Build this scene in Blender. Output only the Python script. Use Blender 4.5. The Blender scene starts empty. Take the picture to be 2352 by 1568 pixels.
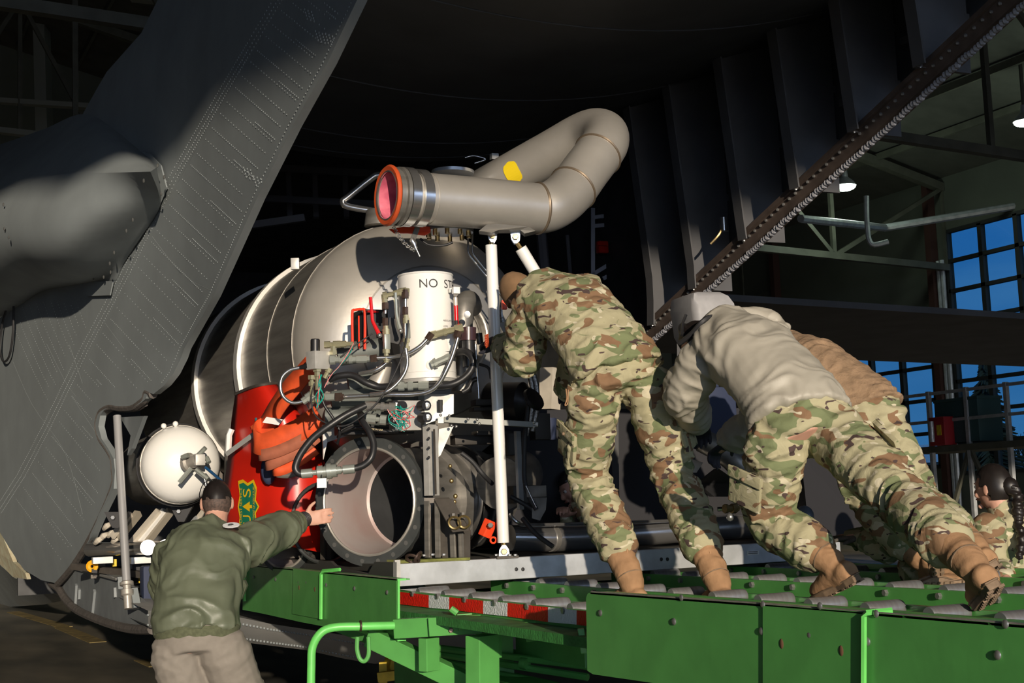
import bpy, bmesh, math, random
import numpy as np
from mathutils import Vector, Matrix, Quaternion, noise
random.seed(7)
sc = bpy.context.scene
COL = sc.collection
# ---------------------------------------------------------------- camera
F = 3267.0; CX, CY = 1176.0, 784.0
YAW = math.radians(25.6); PITCH = math.radians(6.44); ROLL = math.atan(.039)
EYE = Vector((0, 0, 1.62))
_f = Vector((math.sin(YAW)*math.cos(PITCH), math.cos(YAW)*math.cos(PITCH), math.sin(PITCH)))
_r0 = Vector((math.cos(YAW), -math.sin(YAW), 0)); _u0 = _r0.cross(_f)
CXV = _r0*math.cos(ROLL) - _u0*math.sin(ROLL)
CYV = _r0*math.sin(ROLL) + _u0*math.cos(ROLL)
FH = Vector((math.sin(YAW), math.cos(YAW), 0))
cam = bpy.data.objects.new('camera', bpy.data.cameras.new('camera')); COL.objects.link(cam)
m = Matrix.Identity(4)
for i in range(3):
    m[i][0] = CXV[i]; m[i][1] = CYV[i]; m[i][2] = -_f[i]; m[i][3] = EYE[i]
cam.matrix_world = m
cam.data.sensor_width = 36; cam.data.lens = 36*F/2352; cam.data.clip_end = 400; cam.data.clip_start = .1
sc.camera = cam
# ---------------------------------------------------------------- light
SUN_AZ = math.radians(13.0); SUN_EL = math.radians(8.0)
sdir = Vector((math.sin(SUN_AZ)*math.cos(SUN_EL), math.cos(SUN_AZ)*math.cos(SUN_EL), -math.sin(SUN_EL)))
sd = bpy.data.lights.new('sun', 'SUN'); sd.energy = 4.6; sd.color = (1, .86, .68); sd.angle = math.radians(.53)
so = bpy.data.objects.new('sun', sd); COL.objects.link(so)
so.rotation_euler = sdir.to_track_quat('-Z', 'Y').to_euler()
w = bpy.data.worlds.new('sky'); sc.world = w; w.use_nodes = True
nt = w.node_tree; nt.nodes.clear()
def N(nt, t, **k):
    n = nt.nodes.new(t)
    for a, b in k.items(): setattr(n, a, b)
    return n
tc = N(nt, 'ShaderNodeTexCoord'); mp = N(nt, 'ShaderNodeMapping'); mp.inputs['Scale'].default_value = (2, 2, 9)
no = N(nt, 'ShaderNodeTexNoise'); no.inputs['Scale'].default_value = 2.2; no.inputs['Detail'].default_value = 5
cr_ = N(nt, 'ShaderNodeValToRGB'); cr_.color_ramp.elements[0].position = .42; cr_.color_ramp.elements[1].position = .7
sx = N(nt, 'ShaderNodeSeparateXYZ'); gr = N(nt, 'ShaderNodeValToRGB')
gr.color_ramp.elements[0].position = 0; gr.color_ramp.elements[0].color = (.05, .19, .47, 1)
gr.color_ramp.elements[1].position = .35; gr.color_ramp.elements[1].color = (.006, .13, .55, 1)
mx = N(nt, 'ShaderNodeMixRGB'); mx.inputs[2].default_value = (.10, .26, .58, 1)
bg = N(nt, 'ShaderNodeBackground'); bg.inputs[1].default_value = 4.0; ou = N(nt, 'ShaderNodeOutputWorld')
L = nt.links
L.new(tc.outputs['Generated'], mp.inputs[0]); L.new(mp.outputs[0], no.inputs[0]); L.new(no.outputs[0], cr_.inputs[0])
L.new(tc.outputs['Generated'], sx.inputs[0]); L.new(sx.outputs[2], gr.inputs[0])
ml = N(nt, 'ShaderNodeMath', operation='MULTIPLY'); ml.inputs[1].default_value = .6
L.new(cr_.outputs[0], ml.inputs[0]); L.new(ml.outputs[0], mx.inputs[0]); L.new(gr.outputs[0], mx.inputs[1])
# the sky opposite the windows, around the low sun, is paler and warmer
vd = N(nt, 'ShaderNodeVectorMath', operation='DOT_PRODUCT'); vd.inputs[1].default_value = tuple(-sdir)
L.new(tc.outputs['Generated'], vd.inputs[0])
mr = N(nt, 'ShaderNodeMapRange'); mr.inputs[1].default_value = -.2; mr.inputs[2].default_value = 1.0
L.new(vd.outputs['Value'], mr.inputs[0])
mx2 = N(nt, 'ShaderNodeMixRGB'); mx2.inputs[2].default_value = (.34, .42, .55, 1)
L.new(mr.outputs[0], mx2.inputs[0]); L.new(mx.outputs[0], mx2.inputs[1])
L.new(mx2.outputs[0], bg.inputs[0]); L.new(bg.outputs[0], ou.inputs[0])
sc.view_settings.view_transform = 'Standard'; sc.view_settings.look = 'None'
sc.view_settings.gamma = 1; sc.view_settings.exposure = 0; sc.view_settings.use_curve_mapping = False
# ---------------------------------------------------------------- placing helpers
def ray(px, py): return CXV*(px-CX) + CYV*(CY-py) + _f*F
def P(px, py, c):
    d = ray(px, py); return EYE + d*(c/d.dot(FH))
def OX(px, py, X):
    d = ray(px, py); return EYE + d*((X-EYE.x)/d.x)
def OY(px, py, Y):
    d = ray(px, py); return EYE + d*((Y-EYE.y)/d.y)
def OZ(px, py, Z):
    d = ray(px, py); return EYE + d*((Z-EYE.z)/d.z)
def PS(l): return [P(*p) for p in l]
def R(px, c): return px*c/F
# ---------------------------------------------------------------- materials
MATS = {}
def mat(name, col, rough=.5, metal=0., nscale=0, namt=0., col2=None, bump=0., bscale=60, stretch=None, coat=0., emis=None, estr=0., spec=None):
    if name in MATS: return MATS[name]
    m = bpy.data.materials.new(name); m.use_nodes = True; nt = m.node_tree; b = nt.nodes['Principled BSDF']; L = nt.links
    b.inputs['Base Color'].default_value = (*col, 1); b.inputs['Roughness'].default_value = rough; b.inputs['Metallic'].default_value = metal
    if coat: b.inputs['Coat Weight'].default_value = coat; b.inputs['Coat Roughness'].default_value = .15
    if spec is not None: b.inputs['Specular IOR Level'].default_value = spec
    if emis: b.inputs['Emission Color'].default_value = (*emis, 1); b.inputs['Emission Strength'].default_value = estr
    if nscale or bump:
        t = N(nt, 'ShaderNodeTexCoord'); mp = N(nt, 'ShaderNodeMapping')
        if stretch: mp.inputs['Scale'].default_value = stretch
        L.new(t.outputs['Object'], mp.inputs[0])
    if nscale:
        n = N(nt, 'ShaderNodeTexNoise'); n.inputs['Scale'].default_value = nscale; n.inputs['Detail'].default_value = 6
        L.new(mp.outputs[0], n.inputs[0])
        r = N(nt, 'ShaderNodeValToRGB'); e = r.color_ramp.elements
        c2 = col2 or tuple(c*(1-namt) for c in col)
        e[0].position = .35; e[0].color = (*c2, 1); e[1].position = .65; e[1].color = (*col, 1)
        L.new(n.outputs[0], r.inputs[0]); L.new(r.outputs[0], b.inputs['Base Color'])
        mr = N(nt, 'ShaderNodeMapRange'); mr.inputs[3].default_value = min(1, rough+.12); mr.inputs[4].default_value = max(.05, rough-.08)
        L.new(n.outputs[0], mr.inputs[0]); L.new(mr.outputs[0], b.inputs['Roughness'])
    if bump:
        n2 = N(nt, 'ShaderNodeTexNoise'); n2.inputs['Scale'].default_value = bscale; n2.inputs['Detail'].default_value = 5
        bp = N(nt, 'ShaderNodeBump'); bp.inputs['Strength'].default_value = bump; bp.inputs['Distance'].default_value = .01
        L.new(mp.outputs[0], n2.inputs[0]); L.new(n2.outputs[0], bp.inputs['Height']); L.new(bp.outputs[0], b.inputs['Normal'])
    MATS[name] = m; return m
def camo(name, seed=0, dirt=1.0):
    m = bpy.data.materials.new(name); m.use_nodes = True; nt = m.node_tree; b = nt.nodes['Principled BSDF']; L = nt.links
    b.inputs['Roughness'].default_value = .85; b.inputs['Specular IOR Level'].default_value = .2
    t = N(nt, 'ShaderNodeTexCoord'); cur = None
    base = N(nt, 'ShaderNodeRGB'); base.outputs[0].default_value = (.375*dirt, .342*dirt, .215*dirt, 1); cur = base.outputs[0]
    lay = [((.165, .19, .095), 9, .545, 1.6), ((.21, .125, .07), 8, .575, 1.6), ((.52, .47, .34), 13, .635, 1.8), ((.075, .05, .045), 14, .645, 2.0)]
    for i, (c, s, th, st) in enumerate(lay):
        mp = N(nt, 'ShaderNodeMapping'); mp.inputs['Location'].default_value = (seed*3.1+i*7.3, i*5.1+seed, i*2.7); mp.inputs['Scale'].default_value = (1, 1, st)
        mp.inputs['Rotation'].default_value = (.15*i, .1, 0)
        n = N(nt, 'ShaderNodeTexNoise'); n.inputs['Scale'].default_value = s; n.inputs['Detail'].default_value = 1.5; n.inputs['Distortion'].default_value = .5
        L.new(t.outputs['Object'], mp.inputs[0]); L.new(mp.outputs[0], n.inputs[0])
        r = N(nt, 'ShaderNodeValToRGB'); r.color_ramp.elements[0].position = th; r.color_ramp.elements[1].position = th+.012
        L.new(n.outputs[0], r.inputs[0])
        mx = N(nt, 'ShaderNodeMixRGB'); mx.inputs[2].default_value = (*[v*dirt for v in c], 1)
        L.new(r.outputs[0], mx.inputs[0]); L.new(cur, mx.inputs[1]); cur = mx.outputs[0]
    L.new(cur, b.inputs['Base Color'])
    n2 = N(nt, 'ShaderNodeTexNoise'); n2.inputs['Scale'].default_value = 13; n2.inputs['Detail'].default_value = 7; n2.inputs['Distortion'].default_value = 1.2
    bp = N(nt, 'ShaderNodeBump'); bp.inputs['Strength'].default_value = .5; bp.inputs['Distance'].default_value = .012
    L.new(t.outputs['Object'], n2.inputs[0]); L.new(n2.outputs[0], bp.inputs['Height']); L.new(bp.outputs[0], b.inputs['Normal'])
    return m
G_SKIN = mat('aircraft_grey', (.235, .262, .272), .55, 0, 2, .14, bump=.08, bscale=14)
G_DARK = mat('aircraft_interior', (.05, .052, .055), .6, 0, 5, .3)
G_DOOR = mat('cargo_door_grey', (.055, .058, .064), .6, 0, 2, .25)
G_RIM = mat('worn_rubber_seal', (.12, .105, .095), .8, 0, 20, .4)
G_TRIM = mat('bronze_sill', (.16, .12, .10), .5, .4, 8, .35)
STEEL = mat('satin_stainless', (.50, .47, .425), .38, .55, 4, .16, bump=.05, bscale=30)
STEELD = mat('dark_stainless', (.30, .285, .26), .42, .6, 5, .35, stretch=(1, .3, 4))
STEELP = mat('polished_steel', (.62, .61, .6), .2, .9, 6, .2)
FLANGE = mat('flange_grey', (.12, .13, .13), .42, .6, 12, .3)
ALU = mat('galvanised_aluminium', (.54, .56, .58), .42, .45, 7, .28, bump=.1, bscale=25)
ALUW = mat('milled_aluminium', (.50, .49, .465), .45, .3, 15, .2)
ZINC = mat('zinc_fitting', (.44, .47, .43), .3, .6, 9, .15)
OLIVEF = mat('yellow_zinc_fitting', (.52, .49, .32), .27, .65, 9, .2)
BROWNF = mat('brown_nut', (.12, .08, .065), .35, .6, 30, .4)
BRASS = mat('brass', (.55, .40, .18), .35, .9, 30, .3)
BOLT = mat('bolt_steel', (.38, .38, .37), .35, .8)
WHITE = mat('white_enamel', (.80, .79, .76), .28, 0, 3, .04, coat=.3)
GREEN = mat('loader_green', (.10, .36, .085), .42, 0, 6, .16, bump=.04, bscale=40, coat=.15)
GREEND = mat('walkway_green', (.05, .26, .055), .7, 0, 12, .4, bump=.4, bscale=60)
WORN = mat('worn_edge', (.40, .36, .33), .5, .4, 15, .4)
BLACK = mat('black_rubber', (.018, .018, .02), .38, 0, 40, .3)
BLACKM = mat('black_matte', (.02, .02, .022), .6)
RED = mat('red_paint', (.62, .018, .008), .3, 0, 3, .2, coat=.3)
REDH = mat('red_handle', (.6, .01, .015), .3)
ORANGE = mat('orange_hose', (.78, .10, .025), .6, 0, 12, .25)
ORANGED = mat('dull_orange_hose', (.42, .13, .07), .75, 0, 12, .25)  # duller, darker copy of the hose orange
PINK = mat('retardant_stain', (.75, .20, .27), .6, 0, 9, .5, col2=(.45, .06, .12))
INNER = mat('stained_steel_bore', (.40, .345, .33), .5, .25, 2.5, .3, col2=(.36, .26, .24))
YEL = mat('yellow_paint', (.75, .52, .02), .5, 0, 15, .3)
YELD = mat('yellow_primer', (.30, .32, .09), .6, 0, 25, .4)
BROWNSTEEL = mat('brown_frame', (.13, .115, .10), .5, .5, 12, .3)
ROLL = mat('roller_steel', (.38, .39, .41), .4, .7, 3, .35, col2=(.27, .25, .25), stretch=(9, 1, 1))
CREAM = mat('cream_paint', (.55, .50, .42), .5, 0, 10, .2)
BLUE = mat('blue_cover', (.02, .03, .07), .7)
TAPE_R = mat('red_reflector', (.92, .02, .012), .35, 0, 3, .1, bump=.6, bscale=90)
TAPE_W = mat('white_reflector', (.93, .95, .97), .35, 0, 3, .1, bump=.6, bscale=90)
INK = mat('black_ink', (.02, .02, .02), .6)
WIRE_T = mat('teal_wire', (.01, .30, .24), .4); WIRE_R = mat('red_wire', (.65, .08, .08), .4); WIRE_P = mat('pink_wire', (.7, .25, .25), .4)
LEATHER = mat('tan_suede', (.37, .215, .115), .9, 0, 14, .22, bump=.35, bscale=35, spec=.2)
SOLE = mat('tan_sole', (.235, .16, .10), .75, 0, 25, .4)
SKINM = mat('skin', (.60, .33, .24), .5, 0, 14, .14, spec=.4)
HAIRM = mat('black_hair', (.016, .012, .011), .4, 0, 60, .4, stretch=(1, 1, .2))
HAIRF = mat('cropped_hair', (.05, .035, .028), .7, 0, 90, .5, col2=(.11, .07, .055))
JACKET = mat('sage_nylon', (.115, .130, .085), .48, 0, 5, .14, bump=.3, bscale=14)
KHAKI = mat('sage_flightsuit', (.22, .195, .165), .85, 0, 30, .08)
GREYJ = mat('grey_insulated_nylon', (.375, .345, .285), .55, 0, 5, .06, bump=.35, bscale=11)
FLEECE = mat('coyote_fleece', (.30, .195, .115), .95, 0, 20, .3, bump=.7, bscale=50)
KNIT = mat('ribbed_cuff', (.10, .11, .06), .9, 0, 60, .3)
GREYCOV = mat('grey_moulded_cover', (.27, .265, .27), .55, 0, 30, .08)
CAPM = mat('coyote_cap', (.24, .14, .07), .9, 0, 15, .2)
GLOVE = mat('work_glove', (.06, .055, .05), .85, 0, 30, .5, col2=(.13, .11, .09))
GLOVEB = mat('black_glove', (.02, .02, .03), .7); GLOVEO = mat('orange_glove_panel', (.5, .07, .02), .7)
SHIELDG = mat('shield_green', (.01, .16, .09), .5); SHIELDY = mat('shield_yellow', (.72, .45, .01), .5)
# ---------------------------------------------------------------- mesh builder
def perp(d):
    u = d.cross(Vector((0, 0, 1)))
    if u.length < 1e-4: u = d.cross(Vector((1, 0, 0)))
    return u.normalized()
def spl(pts, k=5, closed=False):
    pts = [Vector(p) for p in pts]; n = len(pts); out = []
    if n < 3 and not closed: return pts
    for i in range(n if closed else n-1):
        if closed: a, b, c, d = pts[i-1], pts[i], pts[(i+1) % n], pts[(i+2) % n]
        else: a, b, c, d = pts[max(i-1, 0)], pts[i], pts[i+1], pts[min(i+2, n-1)]
        for j in range(k):
            t = j/k
            out.append(.5*((2*b)+(c-a)*t+(2*a-5*b+4*c-d)*t*t+(3*b-a-3*c+d)*t**3))
    if not closed: out.append(pts[-1])
    return out
def lerp(a, b, t): return a+(b-a)*t
class MB:
    merge = False
    def __init__(s): s.v = []; s.f = []
    def ring(s, c, u, v, n):
        i0 = len(s.v)
        for i in range(n):
            a = 2*math.pi*i/n; s.v.append(c+u*math.cos(a)+v*math.sin(a))
        return i0
    def bridge(s, a, b, n):
        for i in range(n):
            j = (i+1) % n; s.f.append((a+i, a+j, b+j, b+i))
    def cap(s, a, n, flip=False):
        f = [a+i for i in range(n)]; s.f.append(tuple(f if flip else f[::-1]))
    def tube(s, pts, r, n=10, caps=True, closed=False, flat=1.0):
        pts = [Vector(p) for p in pts]; N_ = len(pts)
        rr = r if isinstance(r, (list, tuple)) else [r]*N_
        if len(rr) != N_: rr = [rr[0]+(rr[-1]-rr[0])*i/(N_-1) for i in range(N_)] if len(rr) == 2 else list(np.interp(np.linspace(0, 1, N_), np.linspace(0, 1, len(rr)), rr))
        d = (pts[1]-pts[0]).normalized(); u = perp(d); prev = None; first = None
        for i, p in enumerate(pts):
            if closed: d2 = (pts[(i+1) % N_]-pts[i-1]).normalized()
            else: d2 = (pts[min(i+1, N_-1)]-pts[max(i-1, 0)]).normalized()
            u = (u-d2*u.dot(d2))
            if u.length < 1e-6: u = perp(d2)
            u.normalize(); v = d2.cross(u)
            k = s.ring(p, u*rr[i], v*rr[i]*flat, n)
            if prev is not None: s.bridge(prev, k, n)
            else: first = k
            prev = k
        if closed: s.bridge(prev, first, n)
        elif caps: s.cap(first, n); s.cap(prev, n, True)
        return s
    def lathe(s, a, b, prof, n=20, caps=True, absol=True):
        """prof: (distance from a towards b, radius)"""
        a = Vector(a); d = (Vector(b)-a); Ln = d.length; d.normalize(); u = perp(d); v = d.cross(u); prev = None
        for t, r in prof:
            k = s.ring(a+d*(t if absol else t*Ln), u*max(r, 1e-4), v*max(r, 1e-4), n)
            if prev is None: first = k
            else: s.bridge(prev, k, n)
            prev = k
        if caps: s.cap(first, n); s.cap(prev, n, True)
        return s
    def box(s, c, sx, sy, sz, ax=None):
        c = Vector(c); ax = ax or (Vector((1, 0, 0)), Vector((0, 1, 0)), Vector((0, 0, 1))); i = len(s.v)
        for x in (-.5, .5):
            for y in (-.5, .5):
                for z in (-.5, .5): s.v.append(c+ax[0]*sx*x+ax[1]*sy*y+ax[2]*sz*z)
        s.f += [(i, i+1, i+3, i+2), (i+4, i+6, i+7, i+5), (i, i+4, i+5, i+1), (i+2, i+3, i+7, i+6), (i, i+2, i+6, i+4), (i+1, i+5, i+7, i+3)]
        return s
    def beam(s, a, b, w, h, up=(0, 0, 1)):
        a = Vector(a); b = Vector(b); d = b-a; L_ = d.length; d.normalize(); up = Vector(up)
        sd_ = d.cross(up)
        if sd_.length < 1e-3: sd_ = perp(d)
        sd_.normalize(); u2 = sd_.cross(d)
        return s.box((a+b)/2, L_, w, h, (d, sd_, u2))
    def prism(s, poly, vec):
        i = len(s.v); n = len(poly); vec = Vector(vec)
        s.v += [Vector(p) for p in poly] + [Vector(p)+vec for p in poly]
        s.f.append(tuple(range(i, i+n))); s.f.append(tuple(range(i+2*n-1, i+n-1, -1)))
        for k in range(n): s.f.append((i+k, i+n+k, i+n+(k+1) % n, i+(k+1) % n))
        return s
    def strip(s, A, B):
        s.merge = True
        i = len(s.v); n = len(A); s.v += list(A)+list(B)
        for k in range(n-1): s.f.append((i+k, i+k+1, i+n+k+1, i+n+k))
        return s
    def sphere(s, c, r, n=12, sc_=(1, 1, 1), ax=None):
        c = Vector(c); ax = ax or (Vector((1, 0, 0)), Vector((0, 1, 0)), Vector((0, 0, 1))); m_ = max(4, n//2+1); prev = None
        for j in range(m_+1):
            th = math.pi*j/m_; rr = max(math.sin(th), .02)
            k = s.ring(c+ax[2]*r*sc_[2]*math.cos(th), ax[0]*r*sc_[0]*rr, ax[1]*r*sc_[1]*rr, n)
            if prev is not None: s.bridge(prev, k, n)
            else: s.cap(k, n)
            prev = k
        s.cap(prev, n, True); return s
    def torus(s, c, axis, R_, r, n=28, m_=8):
        c = Vector(c); axis = Vector(axis).normalized(); u = perp(axis); v = axis.cross(u)
        pts = [c+u*R_*math.cos(2*math.pi*i/n)+v*R_*math.sin(2*math.pi*i/n) for i in range(n)]
        return s.tube(pts, r, m_, closed=True)
WL = {}
def mk(name, mb, material, parent=None, label=None, cat=None, group=None, kind=None, smooth=38, bevel=0, solid=0):
    if isinstance(mb, MB):
        me = bpy.data.meshes.new(name); V = mb.v
        if V:
            arr = np.array([tuple(x) for x in V])
            c = (arr.max(0)+arr.min(0))/2
            if parent is None: c[2] = arr[:, 2].min()
            arr = arr-c
            me.from_pydata([tuple(x) for x in arr], [], mb.f)
        else: c = (0, 0, 0)
        me.validate(); me.update()
        bm = bmesh.new(); bm.from_mesh(me)
        if mb.merge: bmesh.ops.remove_doubles(bm, verts=bm.verts, dist=2e-5)
        bmesh.ops.recalc_face_normals(bm, faces=bm.faces)
        if bevel: bmesh.ops.bevel(bm, geom=bm.edges[:]+bm.verts[:], offset=bevel, segments=2, affect='EDGES', profile=.6)
        bm.to_mesh(me); bm.free()
        c = Vector(c)
    else: me, c = mb
    if smooth:
        me.shade_smooth(); me.set_sharp_from_angle(angle=math.radians(smooth))
    for mm in (material if isinstance(material, (list, tuple)) else [material]): me.materials.append(mm)
    o = bpy.data.objects.new(name, me); COL.objects.link(o); o.location = c
    WL[o.name] = c
    if parent is not None:
        o.parent = parent; o.location = c-WL[parent.name]
    tag(o, label, cat, group, kind); return o
def tag(o, label=None, cat=None, group=None, kind=None):
    if label: o['label'] = label
    if cat: o['category'] = cat
    if group: o['group'] = group
    if kind: o['kind'] = kind
    return o
def root(name, loc, label, cat, group=None, kind=None):
    o = bpy.data.objects.new(name, None); COL.objects.link(o); o.location = loc; o.empty_display_size = .2
    WL[o.name] = Vector(loc); return tag(o, label, cat, group, kind)
def text_mesh(s, size):
    cu = bpy.data.curves.new('t', 'FONT'); cu.body = s; cu.size = size; cu.resolution_u = 4; cu.align_x = 'LEFT'
    o = bpy.data.objects.new('t', cu); COL.objects.link(o)
    dg = bpy.context.evaluated_depsgraph_get(); me = bpy.data.meshes.new_from_object(o.evaluated_get(dg))
    V = [v.co.copy() for v in me.vertices]; Fc = [tuple(p.vertices) for p in me.polygons]
    bpy.data.objects.remove(o); bpy.data.meshes.remove(me); bpy.data.curves.remove(cu)
    return V, Fc
def put_text(name, s, size, fn, material, parent, label=None, bold=.0):
    V, Fc = text_mesh(s, size); mb = MB(); mb.v = [fn(v.x, v.y) for v in V]; mb.f = Fc
    return mk(name, mb, material, parent, label, smooth=0)
def hexnut(mb, c, d, r, h):
    d = Vector(d).normalized(); return mb.lathe(Vector(c), Vector(c)+d, [(0, r), (h*.85, r), (h, r*.85)], 6)
def bolt(c, d, r, h=None):
    mb = MB(); hexnut(mb, c, d, r, h or r*.9); return mb
# ================================================================ hangar (the setting)
OLV = mat('hangar_wall_olive', (.10, .108, .085), .8, 0, .6, .2); ROOFM = mat('roof_deck', (.085, .085, .07), .8, 0, 2, .25)
FRAME = mat('dark_window_frame', (.02, .022, .022), .6); TRUSS = mat('truss_paint', (.10, .10, .075), .6, 0, 3, .3)
def floor_mat():
    m = mat('hangar_floor', (.21, .185, .14), .4, 0, 1.1, .5, col2=(.07, .07, .06), stretch=(1, .35, 1), bump=.1, bscale=8)
    return m
XR, XL, YB, YF = 25.0, -24.0, 40.0, -15.0
mk('floor', MB().box((2, 12, -.05), 60, 60, .1), floor_mat(), kind='structure', smooth=0)
m_out = mat('outside_ground', (.05, .055, .04), .9, 0, .3, .3)
mk('apron', MB().box((2, -60, -.12), 200, 90, .1), mat('apron_concrete', (.3, .29, .27), .9, 0, .4, .2), kind='structure', smooth=0)
mk('outside_ground', MB().box((80, 20, -.12), 98, 160, .1), m_out, kind='structure', smooth=0)
ln = MB()
for a, b in (((30, 1405), (150, 1440)), ((140, 1440), (225, 1475)), ((330, 1515), (365, 1530))):
    p, q = OZ(*a, 0), OZ(*b, 0); ln.beam(p+Vector((0, 0, .004)), q+Vector((0, 0, .004)), .22, .006)
mk('floor_line', ln, mat('worn_floor_yellow', (.30, .22, .07), .7, 0, 5, .6), kind='structure', smooth=0)
# walls
mk('wall_back', MB().prism([Vector((XL, YB, 0)), Vector((XR, YB, 0)), Vector((XR, YB, 9.5)), Vector((.5, YB, 15.8)), Vector((XL, YB, 9.5))], (0, .2, 0)), OLV, kind='structure', smooth=0)
mk('wall_left', MB().box((XL-.1, 12.5, 4.75), .2, 55, 9.5), OLV, kind='structure', smooth=0)
# right wall with two window openings
WINS = [(19.9, 26.9, 1.9, 7.9), (27.65, 33.7, 2.1, 5.45)]
wr = MB()
def wallpiece(y0, y1, z0, z1): wr.box((XR+.1, (y0+y1)/2, (z0+z1)/2), .2, y1-y0, z1-z0)
wallpiece(YF, 19.9, 0, 9.4); wallpiece(26.9, 27.65, 0, 9.4); wallpiece(33.7, YB, 0, 9.4)
for y0, y1, z0, z1 in WINS: wallpiece(y0, y1, 0, z0); wallpiece(y0, y1, z1, 9.4)
mk('wall_right', wr, OLV, kind='structure', smooth=0)
gm = bpy.data.materials.new('window_glass'); gm.use_nodes = True; nt = gm.node_tree; nt.nodes.clear()
go = N(nt, 'ShaderNodeOutputMaterial'); gt = N(nt, 'ShaderNodeBsdfTransparent'); gg = N(nt, 'ShaderNodeBsdfGlossy'); gx = N(nt, 'ShaderNodeMixShader')
gt.inputs[0].default_value = (.34, .42, .42, 1); gg.inputs['Roughness'].default_value = .05; gx.inputs[0].default_value = .05
nt.links.new(gt.outputs[0], gx.inputs[1]); nt.links.new(gg.outputs[0], gx.inputs[2]); nt.links.new(gx.outputs[0], go.inputs[0])
for wi, (y0, y1, z0, z1) in enumerate(WINS):
    ny = round((y1-y0)/1.17); nz = round((z1-z0)/.8)
    fr = MB(); t = .1
    for i in range(ny+1):
        y = y0+(y1-y0)*i/ny; fr.box((XR+.05, y, (z0+z1)/2), .14, .13, z1-z0)
    for j in range(nz+1):
        z = z0+(z1-z0)*j/nz; fr.box((XR+.05, (y0+y1)/2, z), .14, y1-y0, .09)
    wf = mk('window_%d' % (wi+1), fr, FRAME, kind='structure', smooth=0)
    for i in range(ny):
        for j in range(nz):
            y = y0+(y1-y0)*(i+.5)/ny; z = z0+(z1-z0)*(j+.5)/nz
            mk('pane', MB().box((XR+.06, y, z), .012, (y1-y0)/ny-.1, (z1-z0)/nz-.07), gm, wf, smooth=0)
# roof: gable, eave at z 9.2 on both long walls
RZ = 15.5
rf = MB()
rf.prism([Vector((XR+.3, YF, 9.2)), Vector((.5, YF, RZ)), Vector((XL-.3, YF, 9.2)), Vector((XL-.3, YF, 9.5)), Vector((.5, YF, RZ+.3)), Vector((XR+.3, YF, 9.5))], (0, YB-YF, 0))
mk('ceiling', rf, ROOFM, kind='structure', smooth=0)
def roofz(x): return RZ-(abs(x-.5))*(RZ-9.2)/24.6
pu = MB()
for x in np.arange(-22, 24.5, 1.55):
    pu.box((x, 12.5, roofz(x)-.1), .08, 54, .16)
mk('purlins', pu, TRUSS, kind='structure', smooth=0)
# unseen wall behind the camera, its lower edge notched to shape the aircraft's shade line
hd = MB()
poly = [(-24, 0), (-20, 0), (-20, 8.6), (-6, 8.8), (-5, 8.4), (-4.5, 7.9), (-3.8, 7.9), (-3.4, 7.8), (-3.2, 7.5), (-2.8, 6.98), (-2.2, 6.87), (-1.8, 6.95), (-1.35, 7.5), (-.9, 7.8), (-.5, 7.7), (-.1, 7.1), (1.5, 6.9), (21, 6.9), (21, 0), (25, 0), (25, 9.3), (.5, 15.5), (-24, 9.3)]
hd.prism([Vector((x, YF, z)) for x, z in poly], (0, -.2, 0))
mk('wall_front_shade', hd, OLV, kind='structure', smooth=0)
# trusses
for k, Y in enumerate((9.3, 18.1, 26.9, 35.7)):
    t = MB(); bz = lambda x: 7.0+(25-x)*.045 if x > .5 else 7.0+(x+24)*.045
    xs = [25, 21.5, 18, 14.5, 11, 7.5, 4, .5, -3, -6.5, -10, -13.5, -17, -20.5, -24]
    for i in range(len(xs)-1):
        a, b = xs[i], xs[i+1]
        t.beam((a, Y, bz(a)), (b, Y, bz(b)), .16, .16); t.beam((a, Y, roofz(a)-.2), (b, Y, roofz(b)-.2), .2, .2)
        t.beam((a, Y, bz(a)), (a, Y, roofz(a)-.2), .1, .1)
        if i % 2: t.beam((a, Y, bz(a)), (b, Y, roofz(b)-.2), .1, .1)
        else: t.beam((a, Y, roofz(a)-.2), (b, Y, bz(b)), .1, .1)
    mk('roof_truss', t, TRUSS, label=['nearest roof truss over the aircraft', 'roof truss crossing the upper right corner', 'roof truss ending at the top of the tall window', 'farthest roof truss by the back wall'][k], cat='truss', group='hangar roof trusses', smooth=0)
# wall posts, pipes and louvre on the back part of the right wall
col = MB()
for Y in (27.3, 33.9, 36.5): col.box((XR-.12, Y, 4.6), .22, .2, 9.2)
mk('trim_1', col, mat('dark_red_steel', (.06, .025, .02), .6), kind='structure', smooth=0)
pp = MB()
for Y in (26.98, 27.12): pp.tube([(XR-.1, Y, 1), (XR-.1, Y, 7.2)], .06, 8)
mk('trim_2', pp, ALU, kind='structure')
lv = root('louvre_vent', (XR-.05, 35.2, 5.2), 'wide dark louvred vent high on the olive wall above the wing', 'vent')
mk('frame', MB().box((XR-.05, 35.2, 6.3), .1, 2.4, 2.4), TRUSS, lv, smooth=0)
for i in range(9): mk('slat', MB().beam((XR-.13, 34.1, 5.3+i*.25), (XR-.13, 36.3, 5.3+i*.25), .12, .03), FRAME, lv, smooth=0)
bp_ = MB()
for a, b in (((1839, 502, 30), (2033, 523, 33)), ((2033, 523, 33), (2352, 470, 33))): bp_.tube([P(*a), P(*b)], .09, 8)
bp_.tube(spl(PS([(1990, 450, 31), (1992, 520, 31), (2002, 560, 31), (2040, 555, 31)])), .06, 8)
mk('trim_3', bp_, ALU, kind='structure')
pb = MB()
for a, b in (((0, 232, 34), (290, 250, 34)), ((0, 300, 30), (180, 320, 30)), ((300, -5, 30), (560, 22, 30))): pb.beam(P(*a), P(*b), .25, .12)
for x in (97,): pb.beam(P(x-3, 0, 36), P(x+6, 340, 36), .5, .3)
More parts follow.
